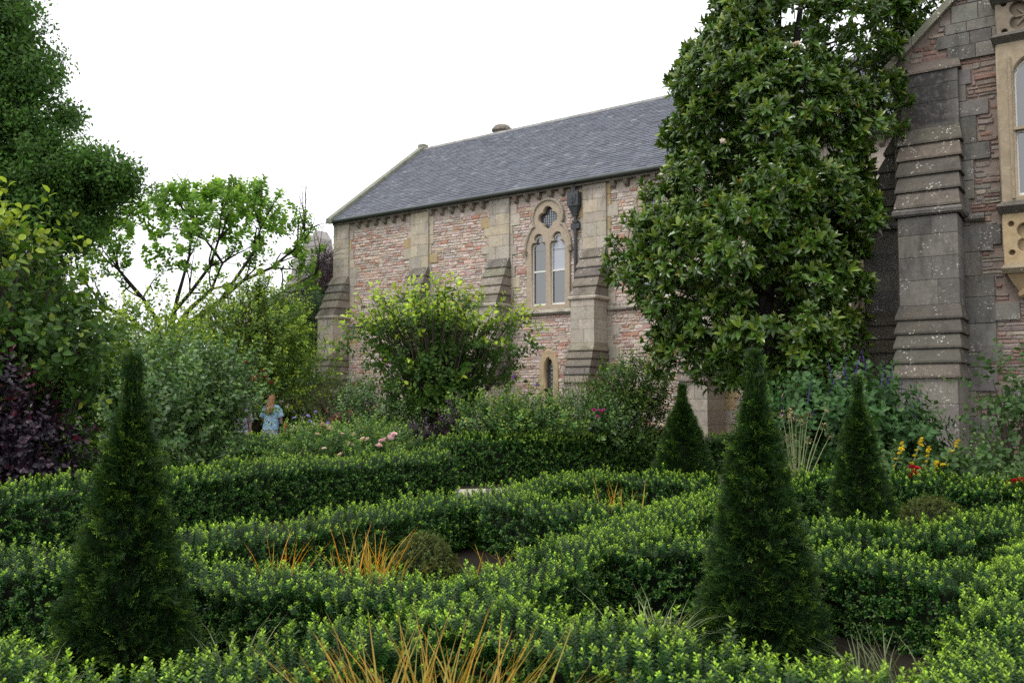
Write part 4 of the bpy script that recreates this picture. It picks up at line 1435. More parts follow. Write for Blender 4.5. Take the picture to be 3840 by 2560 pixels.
# the big rose right of the left yew: arching canes
ROSE_X = []
for _ in range(30):
    a = random.uniform(-.6, .42)
    L = random.uniform(.8, 1.35)
    for k in range(4):
        t = .4 + .2 * k
        ROSE_X.append(((-4.5 + L * t * math.sin(a) * 1.0 + 0, 13.4 + random.uniform(-.5, .5), .3 + L * math.cos(a) * t * 1.25), (math.sin(a), random.uniform(-.6, .2), .6), random.randint(0, 2)))
T = shrub('rose_bush', 'tall arching grey-green rose bush right of the left yew', 'rose bush', (-4.6, 13.4),
      [(-.1, 0, 1.85, .75, .7, .5, 150), (.15, -.1, 1.5, .8, .7, .42, 115), (-.4, .2, 1.3, .6, .7, .5, 50), (.32, -.1, 2.02, .35, .5, .2, 44), (-.3, .2, .7, .7, .7, .35, 24)], 'rose', (.8, 1.2), 18,
      group='rose bushes of the border', extra=([q[0] for q in ROSE_X], [q[1] for q in ROSE_X], [q[2] for q in ROSE_X]), r0=.014)
flowers(T, [(-3.72, 13.0, 1.9), (-3.62, 13.05, 1.88), (-3.5, 13.0, 1.80), (-3.8, 13.1, 1.86), (-3.66, 13.1, 1.97), (-3.9, 13.1, 2.1)], .05, (.20, .055, .035), 6, 'seed_head')
# shrub mass in front of the hall's left corner
shrub('leafy_shrub', 'broad pale green shrub left of the hall corner buttress', 'shrub', (-6.9, 23.8),
      [(0, 0, 3.3, 1.7, 1.4, .95, 420), (-1.3, .3, 2.9, 1.2, 1.2, 1.0, 200), (.7, -.2, 2.2, 1.2, 1.1, 1.2, 240), (-.3, 0, 1.6, 2.0, 1.4, 1.2, 220)], 'pale', (.8, 1.25), 12, r0=.06, extra=shoots((-6.9, 23.8, 3.9), 26, .8, .9))
shrub('leafy_shrub', 'dark leafy shrub behind the woman in blue', 'shrub', (-6.3, 25.6), [(0, 0, 1.2, 1.6, 1.0, 1.2, 420), (1.6, -.6, 1.0, 1.0, .8, 1.0, 220)], 'mid', (1, 1.4), 10)
shrub('leafy_shrub', 'pale green shrub filling the gap behind the tall rose', 'shrub', (-8.3, 19.8), [(0, 0, 2.3, 1.5, 1.2, 1.25, 420), (-.8, 0, 1.3, 1.6, 1.2, 1.1, 260), (1.0, 0, 1.7, 1.0, 1.0, .9, 160)], 'pale', (.9, 1.3), 10, r0=.04)
shrub('leafy_shrub', 'distant green shrub behind the yellowing shrub at the left', 'shrub', (-11.8, 20.0), [(0, 0, 1.7, 2.4, 1.6, 1.7, 560)], 'mid', (1, 1.5), 8, r0=.04)
# witch hazel in front of the hall
shrub('witch_hazel', 'wide yellow-green witch hazel in front of the hall wall', 'shrub', (-1.7, 20.4),
      [(-.2, 0, 3.0, 1.35, 1.1, .4, 120), (-1.35, .1, 2.8, .75, .9, .34, 55), (1.25, -.1, 2.8, .85, .9, .36, 60), (-.1, -.2, 2.3, 1.4, 1.0, .5, 190), (.9, 0, 2.1, .8, .8, .45, 60), (-.1, -.7, 1.75, 1.0, .5, .45, 90), (.2, -.9, 1.45, .8, .5, .3, 45)], 'hazel', (.7, 1.05), 7,
      vars_=tipsel(2.85), r0=.03, extra=shoots((-1.7, 20.3, 3.05), 70, 1.1, 1.4), up_=.3)
# border plants before the hall
BD = 'border plants in front of the hall'
shrub('border_rose', 'grey-green rose at the left foot of the witch hazel', 'rose bush', (-3.1, 19.6), [(0, 0, 1.1, .75, .6, .75, 260), (.8, .2, .9, .7, .6, .6, 170)], 'rose', (.8, 1.1), 12, BD)
shrub('dry_perennial', 'thin dry grey-brown perennial left of the witch hazel', 'plant', (-4.3, 22.3), [(0, 0, 1.0, .9, .6, .85, 240)], 'catmint', (.9, 1.4), 14, BD)
tuft('fine dark green fountain grass left of the border roses', -4.95, 21.2, 420, 1.25, 'grassy', 'tall grasses of the border', .55, .006, .9, r0=.12)
tuft('tall green grass clump right of the witch hazel', -.5, 18.8, 520, 1.75, 'grassy', 'tall grasses of the border', .5, .008, .8, r0=.16)
tuft('pale drooping grass behind the tall path hedge', -3.9, 15.6, 420, .95, 'palegrass', 'tall grasses of the border', .9, .006, 1.0, r0=.3)
tuft('low grass tussock right of the drooping grass', -4.9, 15.8, 320, .85, 'grassy', 'tall grasses of the border', .9, .006, 1.0, r0=.3)
T = shrub('border_rose', 'fresh green rose bush with one pink bud by the tall grass', 'rose bush', (-.35, 17.4), [(0, 0, .95, .75, .5, .55, 300), (.8, .2, 1.0, .8, .5, .5, 280)], 'rose2', (.8, 1.15), 14, BD)
flowers(T, [(-.88, 17.0, 1.12)], .06, (.75, .35, .42))
T = shrub('border_rose', 'grey-green rose bush with magenta blooms before the buttress', 'rose bush', (1.35, 18.2), [(0, 0, .95, .9, .5, .55, 340), (.7, 0, .8, .6, .5, .5, 160)], 'rose', (.8, 1.15), 14, BD)
flowers(T, [(1.72, 17.7, 1.33), (1.82, 17.7, 1.32), (1.62, 17.7, 1.34), (1.68, 17.7, 1.20)], .065, (.45, .05, .22))
shrub('dry_perennial', 'brown seedy perennial at the foot of the buttress', 'plant', (1.5, 20.2), [(0, 0, 1.25, .9, .5, .6, 260)], 'catmint', (.8, 1.2), 14, BD)
shrub('leafy_shrub', 'open green shrub left of the farthest yew pyramid', 'shrub', (2.55, 19.0), [(0, 0, 1.75, .75, .6, .55, 240), (-.35, -.1, 1.35, .6, .5, .4, 140), (.3, 0, 1.2, .6, .5, .5, 110)], 'mid', (.75, 1.05), 16, BD, barkm='darkbark')
T = thing('globe_thistle', 'globe thistles with purple heads left of the lancet window', 'plant', (.15, 19.9, 0), 0, BD)
mb = MB(); heads = [(.06, 19.9, 2.03), (.55, 19.7, 1.85), (.30, 19.8, 1.93), (.4, 20.0, 1.65), (.75, 19.8, 1.74)]
stems(mb, (0, 0, 0), [(x - .15, y - 19.9, z) for x, y, z in heads], .012, 4, .05); build(mb, 'stems', M['bark'], T)
for i, (x, y, z) in enumerate(heads):
    mb = MB()
    c = (.28, .12, .42) if i < 2 else (.09, .07, .05)
    for _ in range(60):
        d = rdir(); d.z = abs(d.z) * 1.0
        mb.tube([V(x - .15, y - 19.9, z), V(x - .15, y - 19.9, z) + d * .075], [.012, .003], 3, c, cap=False)
    build(mb, 'flower_head', attr_mat('thistle head', .8), T)
shrub('purple_perennial', 'low dark purple-leaved plant beside the pink roses', 'plant', (-1.75, 17.2), [(0, 0, .75, .4, .35, .35, 130), (.7, .3, .9, .3, .3, .5, 110)], 'smoke', (.6, .9), 8, BD, vars_=lambda p, u: RNG.integers(0, 2, len(p)))
T = shrub('pink_rose', 'low rose bed with pale pink blooms behind the path hedge', 'rose bush', (-2.9, 15.9), [(0, 0, .6, .95, .6, .4, 330), (-.9, .8, .6, .8, .6, .4, 240), (.8, .2, .55, .6, .5, .35, 160)], 'rose2', (.6, .9), 12, BD)
flowers(T, [(-2.2 + random.gauss(0, .12), 15.5, .86 + random.gauss(0, .05)) for _ in range(7)], .06, (.85, .55, .60))
flowers(T, [(-2.75 + random.gauss(0, .2), 15.5, .85 + random.gauss(0, .08)) for _ in range(7)] + [(-3.35, 15.4, .95), (-3.2, 15.3, .72), (-2.9, 15.2, .62)], .055, (.85, .66, .52))
T = shrub('pink_rose', 'rose with a peach bloom among flat seed heads in the border', 'rose bush', (-3.6, 17.3), [(0, 0, .62, .75, .6, .34, 220), (.9, .3, .7, .8, .5, .35, 220)], 'rose2', (.6, .9), 10, BD)
flowers(T, [(-3.55, 16.8, 1.06), (-3.4, 16.7, 1.0)], .085, (.85, .48, .38))
flowers(T, [(-3.5 + random.uniform(-.7, .9), 16.9 + random.uniform(-.2, .2), .98 + random.uniform(-.06, .03)) for _ in range(26)], .09, (.36, .40, .2), 8, 'flat_seed_head')
T = shrub('red_sedum', 'dusty red-leaved clump behind the peach rose', 'plant', (-3.75, 19.2), [(0, 0, .95, .35, .3, .28, 110)], 'catmint', (.5, .8), 8, BD)
flowers(T, [(-3.75 + random.gauss(0, .22), 18.9, 1.12 + random.gauss(0, .1)) for _ in range(26)], .045, (.36, .12, .12), 6)
T = shrub('aster', 'small lilac-flowered aster by the woman in blue', 'plant', (-4.35, 19.8), [(0, 0, .62, .5, .5, .42, 190)], 'mid', (.5, .8), 8, BD)
flowers(T, [(-4.3 + random.gauss(0, .25), 19.3, 1.05 + random.gauss(0, .12)) for _ in range(12)], .05, (.42, .36, .75), 8)

# right-hand border before the wing
RB = 'plants in the bed by the wing'
SAL = [(0, 0, 1.1, 1.0, .8, .85, 420), (-.55, -.1, .9, .7, .7, .75, 260), (.5, -.1, .8, .75, .7, .72, 280), (0, -.2, .4, 1.15, .7, .45, 220)]
T = shrub('salvia_bush', 'big leafy salvia bush with purple flower spikes before the buttress', 'shrub', (4.85, 12.9), SAL, 'salvia', (.75, 1.1), 12, RB, up_=.25)
mb = MB(); sp_mat = attr_mat('salvia spikes', .8)
for _ in range(30):
    a = random.uniform(-1.1, 1.0)
    p = V(a, random.uniform(-.75, -.1), 1.95 - .55 * a * a + random.uniform(-.45, .06))
    d = V(random.uniform(-.35, .5), random.uniform(-.4, .1), 1).normalized()
    L = random.uniform(.18, .34)
    sp = MB()
    sp.tube([p, p + d * L], [.004, .002], 3, (.06, .05, .06), cap=False)
    for k in range(14):
        q = p + d * L * (k + .5) / 14
        r_ = rdir()
        sp.leaf(q, r_ + d * .4, (0, 0, 1), .032, .02, 0)
    sp.c = [(.085, .04, .22)] * len(sp.c)
    build(sp, 'flower_spike', sp_mat, T)
T = thing('phlomis', 'cluster of pale dry seed-head stems between the right-hand yews', 'plant', (3.75, 11.9, 0), 0, RB)
mb = MB(); tips = []
for k in range(16):
    x = -.35 + .7 * k / 15 * .8 + random.uniform(-.04, .04)
    z = 1.38 - .1 * abs(x) - (.25 if random.random() < .4 else 0) + random.uniform(-.1, .04)
    tips.append((x, random.uniform(-.15, .15), z))
tips += [(.42, 0, 1.45), (.40, .02, 1.22), (.47, 0, 1.1)]
stems(mb, (0, 0, 0), tips, .012, 4, .04, (.5, .5, .5)); build(mb, 'stems', plain_mat('dry pale stems', (.22, .24, .11), .7), T)
for x, y, z in tips:
    sp = MB()
    for _ in range(26):
        d = rdir(); sp.leaf(V(x, y, z) + d * .03, d, (0, 0, 1), .035, .024, random.random())
    build(sp, 'seed_head', LM['seed'], T)
T = shrub('mullein', 'mullein with bending yellow flower spikes before the wing buttress', 'plant', (5.35, 11.9), [(0, 0, .35, .55, .4, .3, 120), (.5, -.2, .42, .5, .35, .25, 90)], 'fig', (.7, 1.0), 6, RB)
mb = MB(); spk = []
for x1, z1, x0 in ((-.30, 1.0, -.55), (-.05, 1.06, -.35), (.05, .95, -.1), (.42, 1.03, -.02), (.14, .75, 0)):
    mb.tube([(x0, -.25, .45), (x0 * .4 + x1 * .6, -.28, .45 + (z1 - .45) * .5), (x1, -.3, z1)], [.012, .01, .006], 5, cap=False)
    spk += [(x0 + (x1 - x0) * t + random.uniform(-.015, .015), -.3, .45 + (z1 - .45) * t ** 1.1) for t in (1, .94, .88, .78, .66, .5)]
build(mb, 'spikes', plain_mat('grey green stem', (.16, .18, .09), .7), T)
flowers(T, [(5.35 + x, 11.9 + y, z) for x, y, z in spk], .038, (.72, .55, .03), 5)
T = shrub('red_dahlia', 'red flower in front of the mullein behind the right hedge', 'plant', (5.0, 11.75), [(0, 0, .4, .35, .3, .3, 70)], 'fig', (.6, .9), 6, RB)
flowers(T, [(5.0, 11.25, .72), (5.03, 11.25, .66), (5.0, 11.25, .63), (5.06, 11.25, .70), (4.97, 11.25, .60)], .05, (.45, .01, .02))
T = shrub('red_dahlia', 'row of red flowers at the right edge of the picture', 'plant', (6.15, 10.7), [(0, 0, .38, .5, .3, .28, 110)], 'fig', (.6, .9), 6, RB)
flowers(T, [(5.72 + .06 * k + random.uniform(-.02, .02), 10.35, .64 + random.uniform(-.05, .03)) for k in range(11)], .05, (.45, .01, .02))
shrub('leafy_shrub', 'soft green branching shrub at the right edge before the wing', 'shrub', (6.55, 11.6), [(0.1, 0, 1.7, .55, .4, .4, 34), (0, -.1, 1.15, .6, .4, .4, 34), (-.15, -.2, .6, .55, .4, .3, 30), (.5, 0, 1.3, .5, .4, .7, 30)], 'fig', (.75, 1.05), 12, RB)
shrub('leafy_shrub', 'low foliage at the foot of the wing wall at the right', 'shrub', (7.0, 12.9), [(0, 0, .4, .9, .6, .4, 160)], 'rose', (.8, 1.1), 6, RB)
# ------------------------------------------------------------------ trees
def branch(mb, p, d, L, r_, depth, tips, up_=.25, wob=.35, split=(2, 3), n_=4, shrink=.68, col=(.5, .5, .5)):
    """one wandering limb that forks; its ends are collected in tips"""
    pts, rad = [p], [r_]
    q = V(*p); dd = V(*d).normalized()
    for k in range(n_):
        dd = (dd + rdir() * wob * .5 + V(0, 0, up_ * .2)).normalized()
        q = q + dd * L / n_
        pts.append(tuple(q)); rad.append(r_ * (1 - .45 * (k + 1) / n_))
        if depth <= 2:
            tips.append((tuple(q), tuple(dd)))
    mb.tube(pts, rad, 6 if depth > 1 else 4, col, cap=False)
    if depth <= 0:
        return
    for _ in range(random.randint(*split)):
        nd = (dd + rdir() * .75 + V(0, 0, up_ * .5)).normalized()
        branch(mb, tuple(q), tuple(nd), L * shrink * random.uniform(.8, 1.15), rad[-1] * .75, depth - 1, tips, up_, wob, split, n_, shrink, col)

# magnolia in the nook of the two buildings
RNG = np.random.default_rng(21); random.seed(21)
MX, MY = 4.75, 16.6
T = thing('magnolia_tree', 'tall dense magnolia with glossy whorled leaves between hall and wing', 'tree', (MX, MY, 0))
# half widths of the crown to the left / right of the trunk and depth, by height
PROF = [(1.75, .5, .2, .7), (2.1, 1.6, 1.0, 1.4), (2.6, 1.9, 1.2, 1.7), (3.2, 2.05, 1.25, 1.8), (4.2, 2.65, 1.35, 2.0), (5.0, 1.75, 1.45, 1.9), (5.7, 1.55, 1.6, 1.8), (6.8, 1.5, 1.9, 1.75), (7.6, 1.2, 2.5, 1.7), (8.4, .8, 2.9, 1.6), (9.2, .4, 3.0, 1.4), (10.2, -.2, 2.0, 1.0), (11.0, -.6, 1.1, .5)]
PZ = np.array([p[0] for p in PROF])
prof = lambda z, k: np.interp(z, PZ, [p[k] for p in PROF])
def crown_pt(n_, qlo, qhi):
    z = RNG.uniform(1.8, 10.8, n_ * 2)
    z = z[RNG.random(n_ * 2) < prof(z, 3) / 2.1][:n_]
    a = RNG.uniform(0, 2 * PI, len(z))
    q = RNG.uniform(qlo, qhi, len(z)) * (1 + .08 * np.sin(a * 3 + z * 2.2) + .07 * np.sin(a * 5 - z * 3.1))
    ca, sa = np.cos(a), np.sin(a)
    hx = np.where(ca < 0, prof(z, 1), prof(z, 2))
    return np.stack([ca * hx * q, sa * prof(z, 3) * q, z], 1), np.stack([ca, sa, np.full(len(z), .5)], 1)
cen, cdir = crown_pt(350, .78, 1.0)
BOUGH = np.array([(-2.55, -.3, 4.3), (-2.3, -.7, 3.75), (-1.85, -.6, 4.65), (-2.5, .4, 4.0), (-2.0, -.7, 3.1), (-1.75, -.6, 2.45), (-1.9, -.8, 4.3), (-1.4, -1.0, 2.9), (1.0, -1.1, 3.4), (1.0, -1.0, 2.6), (2.1, -.6, 7.8), (2.45, -.4, 8.3), (1.9, -.8, 7.2), (2.55, -.3, 8.9), (1.75, -.7, 6.5), (1.4, -.6, 5.6), (2.7, .2, 8.0)])
cen = np.r_[cen, BOUGH]
cdir = np.r_[cdir, np.stack([np.sign(BOUGH[:, 0]) * .8, BOUGH[:, 1] * .8, np.full(len(BOUGH), .5)], 1)]
pts, D = [], []
for c_, d_ in zip(cen, cdir):                    # each bough carries a dome of whorls
    m_ = int(RNG.integers(9, 19))
    u = unit(m_); u = u + d_ * .8; u /= np.linalg.norm(u, axis=1, keepdims=True)
    rr = RNG.uniform(.35, .6)
    pts.append(c_ + u * np.array([rr, rr, rr * .62]) * RNG.uniform(.7, 1.05, (m_, 1)))
    D.append(u * .8 + d_ * .5 + np.array([0, 0, .35]) + RNG.normal(size=(m_, 3)) * .2)
ip, idr = crown_pt(1100, .35, .82)
pts.append(ip); D.append(idr + RNG.normal(size=idr.shape) * .5)
pts = np.concatenate(pts); D = np.concatenate(D); n_ = len(pts)
ok = pts[:, 2] > 1.75
pts, D = pts[ok], D[ok]; n_ = len(pts); z = pts[:, 2]
mb = MB()
mb.tube([(0, 0, 0), (.05, 0, 1.2), (0, .1, 3), (.2, 0, 5.5), (.6, 0, 8), (.9, 0, 10)], [.2, .16, .14, .11, .07, .03], 9)
build(mb, 'trunk', M['darkbark'], T)
mb = MB()
for i in RNG.choice(n_, 90, replace=False):
    e = pts[i]
    zb = max(1.0, e[2] - random.uniform(.3, 1.2))
    s_ = V(.2 * zb / 5, 0, zb)
    m_ = s_.lerp(V(*e), .55) + V(0, 0, -.12)
    mb.tube([s_, m_, e], [.03, .02, .008], 5, cap=False)
build(mb, 'limbs', M['darkbark'], T)
scatter('crown', pts, D, RNG.uniform(.6, 1.05, n_), RNG.choice(4, n_, p=[.3, .3, .16, .24]), SRC['magnolia'], T)
flowers(T, [(MX - 1.2, MY - 1.75, 5.9), (MX + .05, MY - 1.9, 7.5), (MX + .1, MY - 1.75, 2.9)], .09, (.75, .62, .5), 6, 'bloom')
flowers(T, [(MX - 2.3, MY - 1.2, 3.6), (MX - .5, MY - 1.9, 6.1), (MX - .9, MY - 1.7, 5.2)], .07, (.55, .26, .10), 6, 'faded_bloom')

def leafy_tree(label, x, y, blobs, key, trunk, name='leafy_tree', sc=(.9, 1.3), group=None, barkm='bark', shell=2.2, limbs=40, r0=.35):
    T = thing(name, label, 'tree', (x, y, 0), 0, group)
    P, D = [], []
    for bl in blobs:
        n_ = bl[6]
        u = unit(n_)
        lump = 1 + .16 * np.sin(u[:, :1] * 5 + bl[2]) + .14 * np.sin(u[:, 1:2] * 6 + u[:, 2:] * 7 + bl[0])
        P.append(np.array(bl[:3]) + u * RNG.random((n_, 1)) ** (1 / shell) * np.array(bl[3:6]) * lump)
        D.append(u * .7 + np.array([0, 0, .4]) + RNG.normal(size=(n_, 3)) * .5)
    P = np.concatenate(P); D = np.concatenate(D)
    mb = MB(); mb.tube([(0, 0, 0), (.1, 0, trunk * .3), (-.1, .1, trunk * .65), (0, 0, trunk)], [r0, r0 * .8, r0 * .55, r0 * .2], 9)
    build(mb, 'trunk', M[barkm], T)
    mb = MB()
    for i in RNG.choice(len(P), limbs):
        e = P[i]; s_ = V(0, 0, min(trunk * .95, max(trunk * .25, e[2] - random.uniform(.5, 2.5))))
        mb.tube([s_, s_.lerp(V(*e), .5) + V(0, 0, .25), e], [r0 * .28, r0 * .16, .015], 5, cap=False)
    build(mb, 'limbs', M[barkm], T)
    scatter('crown', P, D, RNG.uniform(*sc, len(P)), RNG.integers(0, len(SRC[key]), len(P)), SRC[key], T)
    return T

# the tall fine-leaved tree at the left edge (28 m away)
leafy_tree('tall dark green tree at the upper left edge', -16.6, 28,
           [(.3, 0, 12.4, 1.9, 2.0, 2.0, 260), (-.6, 0, 13.4, 2.2, 2.2, 2.0, 240), (-1.2, 0, 10.2, 3.0, 2.8, 2.3, 360), (.7, 0, 10.0, 1.9, 2.0, 1.5, 150), (2.5, 0, 8.6, 2.3, 2.0, 1.0, 230), (3.6, 0, 8.5, 1.2, 1.2, .9, 90), (2.2, 0, 7.2, 2.0, 1.6, .9, 150), (-.2, 0, 7.6, 3.2, 2.6, 1.6, 420), (0, 0, 5.6, 2.6, 2.2, 1.4, 320), (1.2, 0, 4.3, 1.5, 1.5, .9, 120), (-2, 0, 14, 3, 2.5, 2, 160), (-3.5, 0, 8, 2.5, 2.5, 3, 200)], 'bigtree', 12.5, sc=(.85, 1.35), limbs=90, r0=.4)

# the spreading tree whose limbs show against the sky (34 m away)
CX_, CY_ = -13.3, 34.0
T = thing('spreading_tree', 'spreading tree with dark bare limbs and bright leaves against the sky', 'tree', (CX_, CY_, 0))
mb = MB(); tips = []
mb.tube([(0, 0, 0), (.05, 0, 2.2), (.1, 0, 4.0)], [.36, .28, .22], 10)
build(mb, 'trunk', M['darkbark'], T)
mb = MB()
LIMB = [[(0, 0, 3.4), (-.3, 0, 4.6), (-.9, .2, 5.4), (-1.9, .3, 6.5), (-2.3, .2, 7.8), (-2.2, .1, 8.6)],
        [(.1, 0, 3.7), (.3, .2, 4.9), (.9, .2, 5.6), (1.7, 0, 6.6), (2.1, -.2, 7.6), (2.1, 0, 8.6)],
        [(.1, 0, 3.7), (1.0, -.2, 4.9), (1.9, -.3, 5.7), (2.3, -.3, 6.7), (1.6, -.2, 7.6), (.9, 0, 8.6)],
        [(.2, 0, 3.9), (1.5, .2, 4.8), (2.9, .3, 6.1), (4.0, .3, 6.6), (5.0, .2, 7.4), (5.3, .1, 8.0)],
        [(.2, 0, 3.6), (1.8, -.3, 4.3), (3.4, -.4, 4.9), (4.6, -.3, 5.6), (5.8, -.2, 6.3)],
        [(-.1, 0, 3.6), (-1.2, -.3, 4.6), (-2.1, -.3, 5.0), (-2.9, -.2, 5.9), (-3.1, 0, 7.0)],
        [(.1, .2, 3.8), (.2, .8, 5.5), (.4, 1.4, 7.2), (.5, 1.5, 8.6)],
        [(.3, -.2, 3.9), (2.4, -.8, 5.2), (3.7, -1.2, 6.9), (4.0, -1.3, 7.8)]]
for L_ in LIMB:
    m_ = len(L_)
    mb.tube(L_, [.105 * (1 - .75 * k / (m_ - 1)) for k in range(m_)], 7, cap=False)
    for k in range(2, m_):
        for _ in range(3 if k < m_ - 1 else 4):
            d = (V(*L_[k]) - V(*L_[k - 1])).normalized() + rdir() * .9 + V(0, 0, .2)
            branch(mb, L_[k], d.normalized(), random.uniform(.7, 1.15), .04, 2, tips, .25, .5, (2, 2), 3, .7)
build(mb, 'limbs', M['darkbark'], T)
tp = np.array([t[0] for t in tips]); td = np.array([t[1] for t in tips])
# leaves mostly on the umbrella-shaped outer canopy
env = 9.7 - .10 * (tp[:, 0] - 1.7) ** 2
ok = (tp[:, 2] < env + .2) & (tp[:, 2] > 4.3)
tp, td = tp[ok], td[ok]
h_ = np.clip((tp[:, 2] - (9.7 - .10 * (tp[:, 0] - 1.7) ** 2) + 2.0) / 2.0, 0, 1)
side = np.clip((np.abs(tp[:, 0] - 1.7) - 2.2) / 1.5, 0, 1)
ok = (RNG.random(len(tp)) < np.clip(.13 + .42 * h_ + .3 * side, 0, 1)) & (tp[:, 0] < 5.6)
tp, td = tp[ok], td[ok]
# outer twigs beyond the limb ends fill the canopy skin
m_ = 900
a = RNG.uniform(0, 2 * PI, m_); q = np.sqrt(RNG.random(m_))
ux, uy = np.cos(a) * q, np.sin(a) * q
gate = np.sin(ux * 9 + 1) * np.sin(uy * 8 + 2) + .55 * np.sin(ux * 17 + uy * 11) > -.25
sk = np.stack([1.55 + ux * 4.05, uy * 3.2, 6.0 + 3.5 * np.sqrt(np.clip(1 - q ** 2, 0, 1)) + RNG.uniform(-.45, .15, m_)], 1)[gate]
tp = np.r_[tp, sk]; td = np.r_[td, np.stack([ux, uy, np.full(m_, .6)], 1)[gate]]
td = td + np.array([0, 0, .3]) + RNG.normal(size=td.shape) * .4
scatter('crown', tp, td, RNG.uniform(.7, 1.1, len(tp)), RNG.integers(0, 3, len(tp)), SRC['catalpa'], T)

BT = 'trees in the background'
leafy_tree('dark copper-leaved tree just left of the hall corner', -10.6, 52, [(0, 0, 7.9, 2.0, 2.0, 2.2, 260), (.3, 0, 6, 2.2, 2.0, 2.2, 220)], 'copper', 8, group=BT)
leafy_tree('dark green tree low behind the hall corner buttress', -9.6, 43, [(0, 0, 4.4, 1.9, 1.8, 2.6, 340), (-1.8, 0, 3.4, 1.8, 1.8, 2.4, 260)], 'dark', 6, group=BT)
leafy_tree('low green tree behind the spreading tree on the right', -13.8, 50, [(0, 0, 4, 3.2, 2.2, 3.2, 520)], 'dark', 6, group=BT)
leafy_tree('low green tree behind the trunk of the spreading tree', -20.5, 50, [(0, 0, 2.6, 4.0, 2.2, 2.2, 460)], 'dark', 4, group=BT)
leafy_tree('background tree low at the left, behind the yellowing shrub', -24, 42, [(0, 0, 4, 4.5, 2.5, 3.6, 620)], 'dark', 6, group=BT)

# ruined wall beyond the trees
T = thing('ruined_wall', 'pale ragged ruined stone wall behind the spreading tree', 'ruin', (-13.6, 60, 0), R(-36))
prof_ = [(-3.2, 0), (1.0, 0), (1.0, 11.4), (.8, 12.3), (.35, 12.9), (.1, 12.5), (-.5, 12.7), (-.9, 11.8), (-1.6, 11.9), (-2.0, 10.2), (-2.6, 9.4), (-3.2, 7.0)]
mb = MB(); mb.loft([[(x, 0, z) for x, z in prof_], [(x, 1.1, z) for x, z in prof_]], (.34, .32, .30))
rw = build(mb, 'wall', M['mortar'], T)
for s_, c in rubble_list(-3.1, .95, 5.5, 12.6, (.3, .5), (.5, .95), lambda x, z: z > np.interp(x, [p[0] for p in sorted(prof_[2:])], [p[1] for p in sorted(prof_[2:])]) - .3, [((.36, .34, .32), 1), ((.31, .3, .28), 1)]):
    mb = MB(); stone_mesh(mb, *s_, .05, c); build(mb, 'stone', M['rubble'], rw)

# ------------------------------------------------------------------ two visitors
def ring(cx, cy, z, rx, ry, n_=18, wv=0.0, k=0):
    return [(cx + (rx + wv * math.sin(k * t)) * math.cos(t), cy + (ry + wv * math.sin(k * t)) * math.sin(t), z) for t in [2 * PI * i / n_ for i in range(n_)]]

def skin_body(parent, joints, edges, mat):
    me = bpy.data.meshes.new('body')
    me.from_pydata([j[:3] for j in joints], edges, [])
    o = link('body', me, mat, parent)
    o.modifiers.new('skin', 'SKIN')
    sv = me.skin_vertices[0].data
    for i, j in enumerate(joints):
        sv[i].radius = (j[3], j[4] if len(j) > 4 else j[3])
    sv[0].use_root = True
    md = o.modifiers.new('sub', 'SUBSURF'); md.levels = 2; md.render_levels = 2
    return o

def cloth_mat(name, a, b_, c_=None, scale=14, streak=1.0):
    m, t, out = nodes(name)
    tc = N(t, 'ShaderNodeTexCoord').outputs['Object']
    mp = N(t, 'ShaderNodeMapping'); mp.inputs['Scale'].default_value = (1, 1, streak)
    t.links.new(tc, mp.inputs[0])
    c = mixrgb(t, ramp(t, noise(t, mp.outputs[0], scale, 3, .6), .42, .58), a, b_)
    if c_:
        c = mixrgb(t, ramp(t, noise(t, mp.outputs[0], scale * 1.9, 2, .5), .55, .62), c, c_)
    b = N(t, 'ShaderNodeBsdfPrincipled', Roughness=.85)
    t.links.new(c, b.inputs['Base Color']); t.links.new(b.outputs[0], out.inputs[0])
    return m

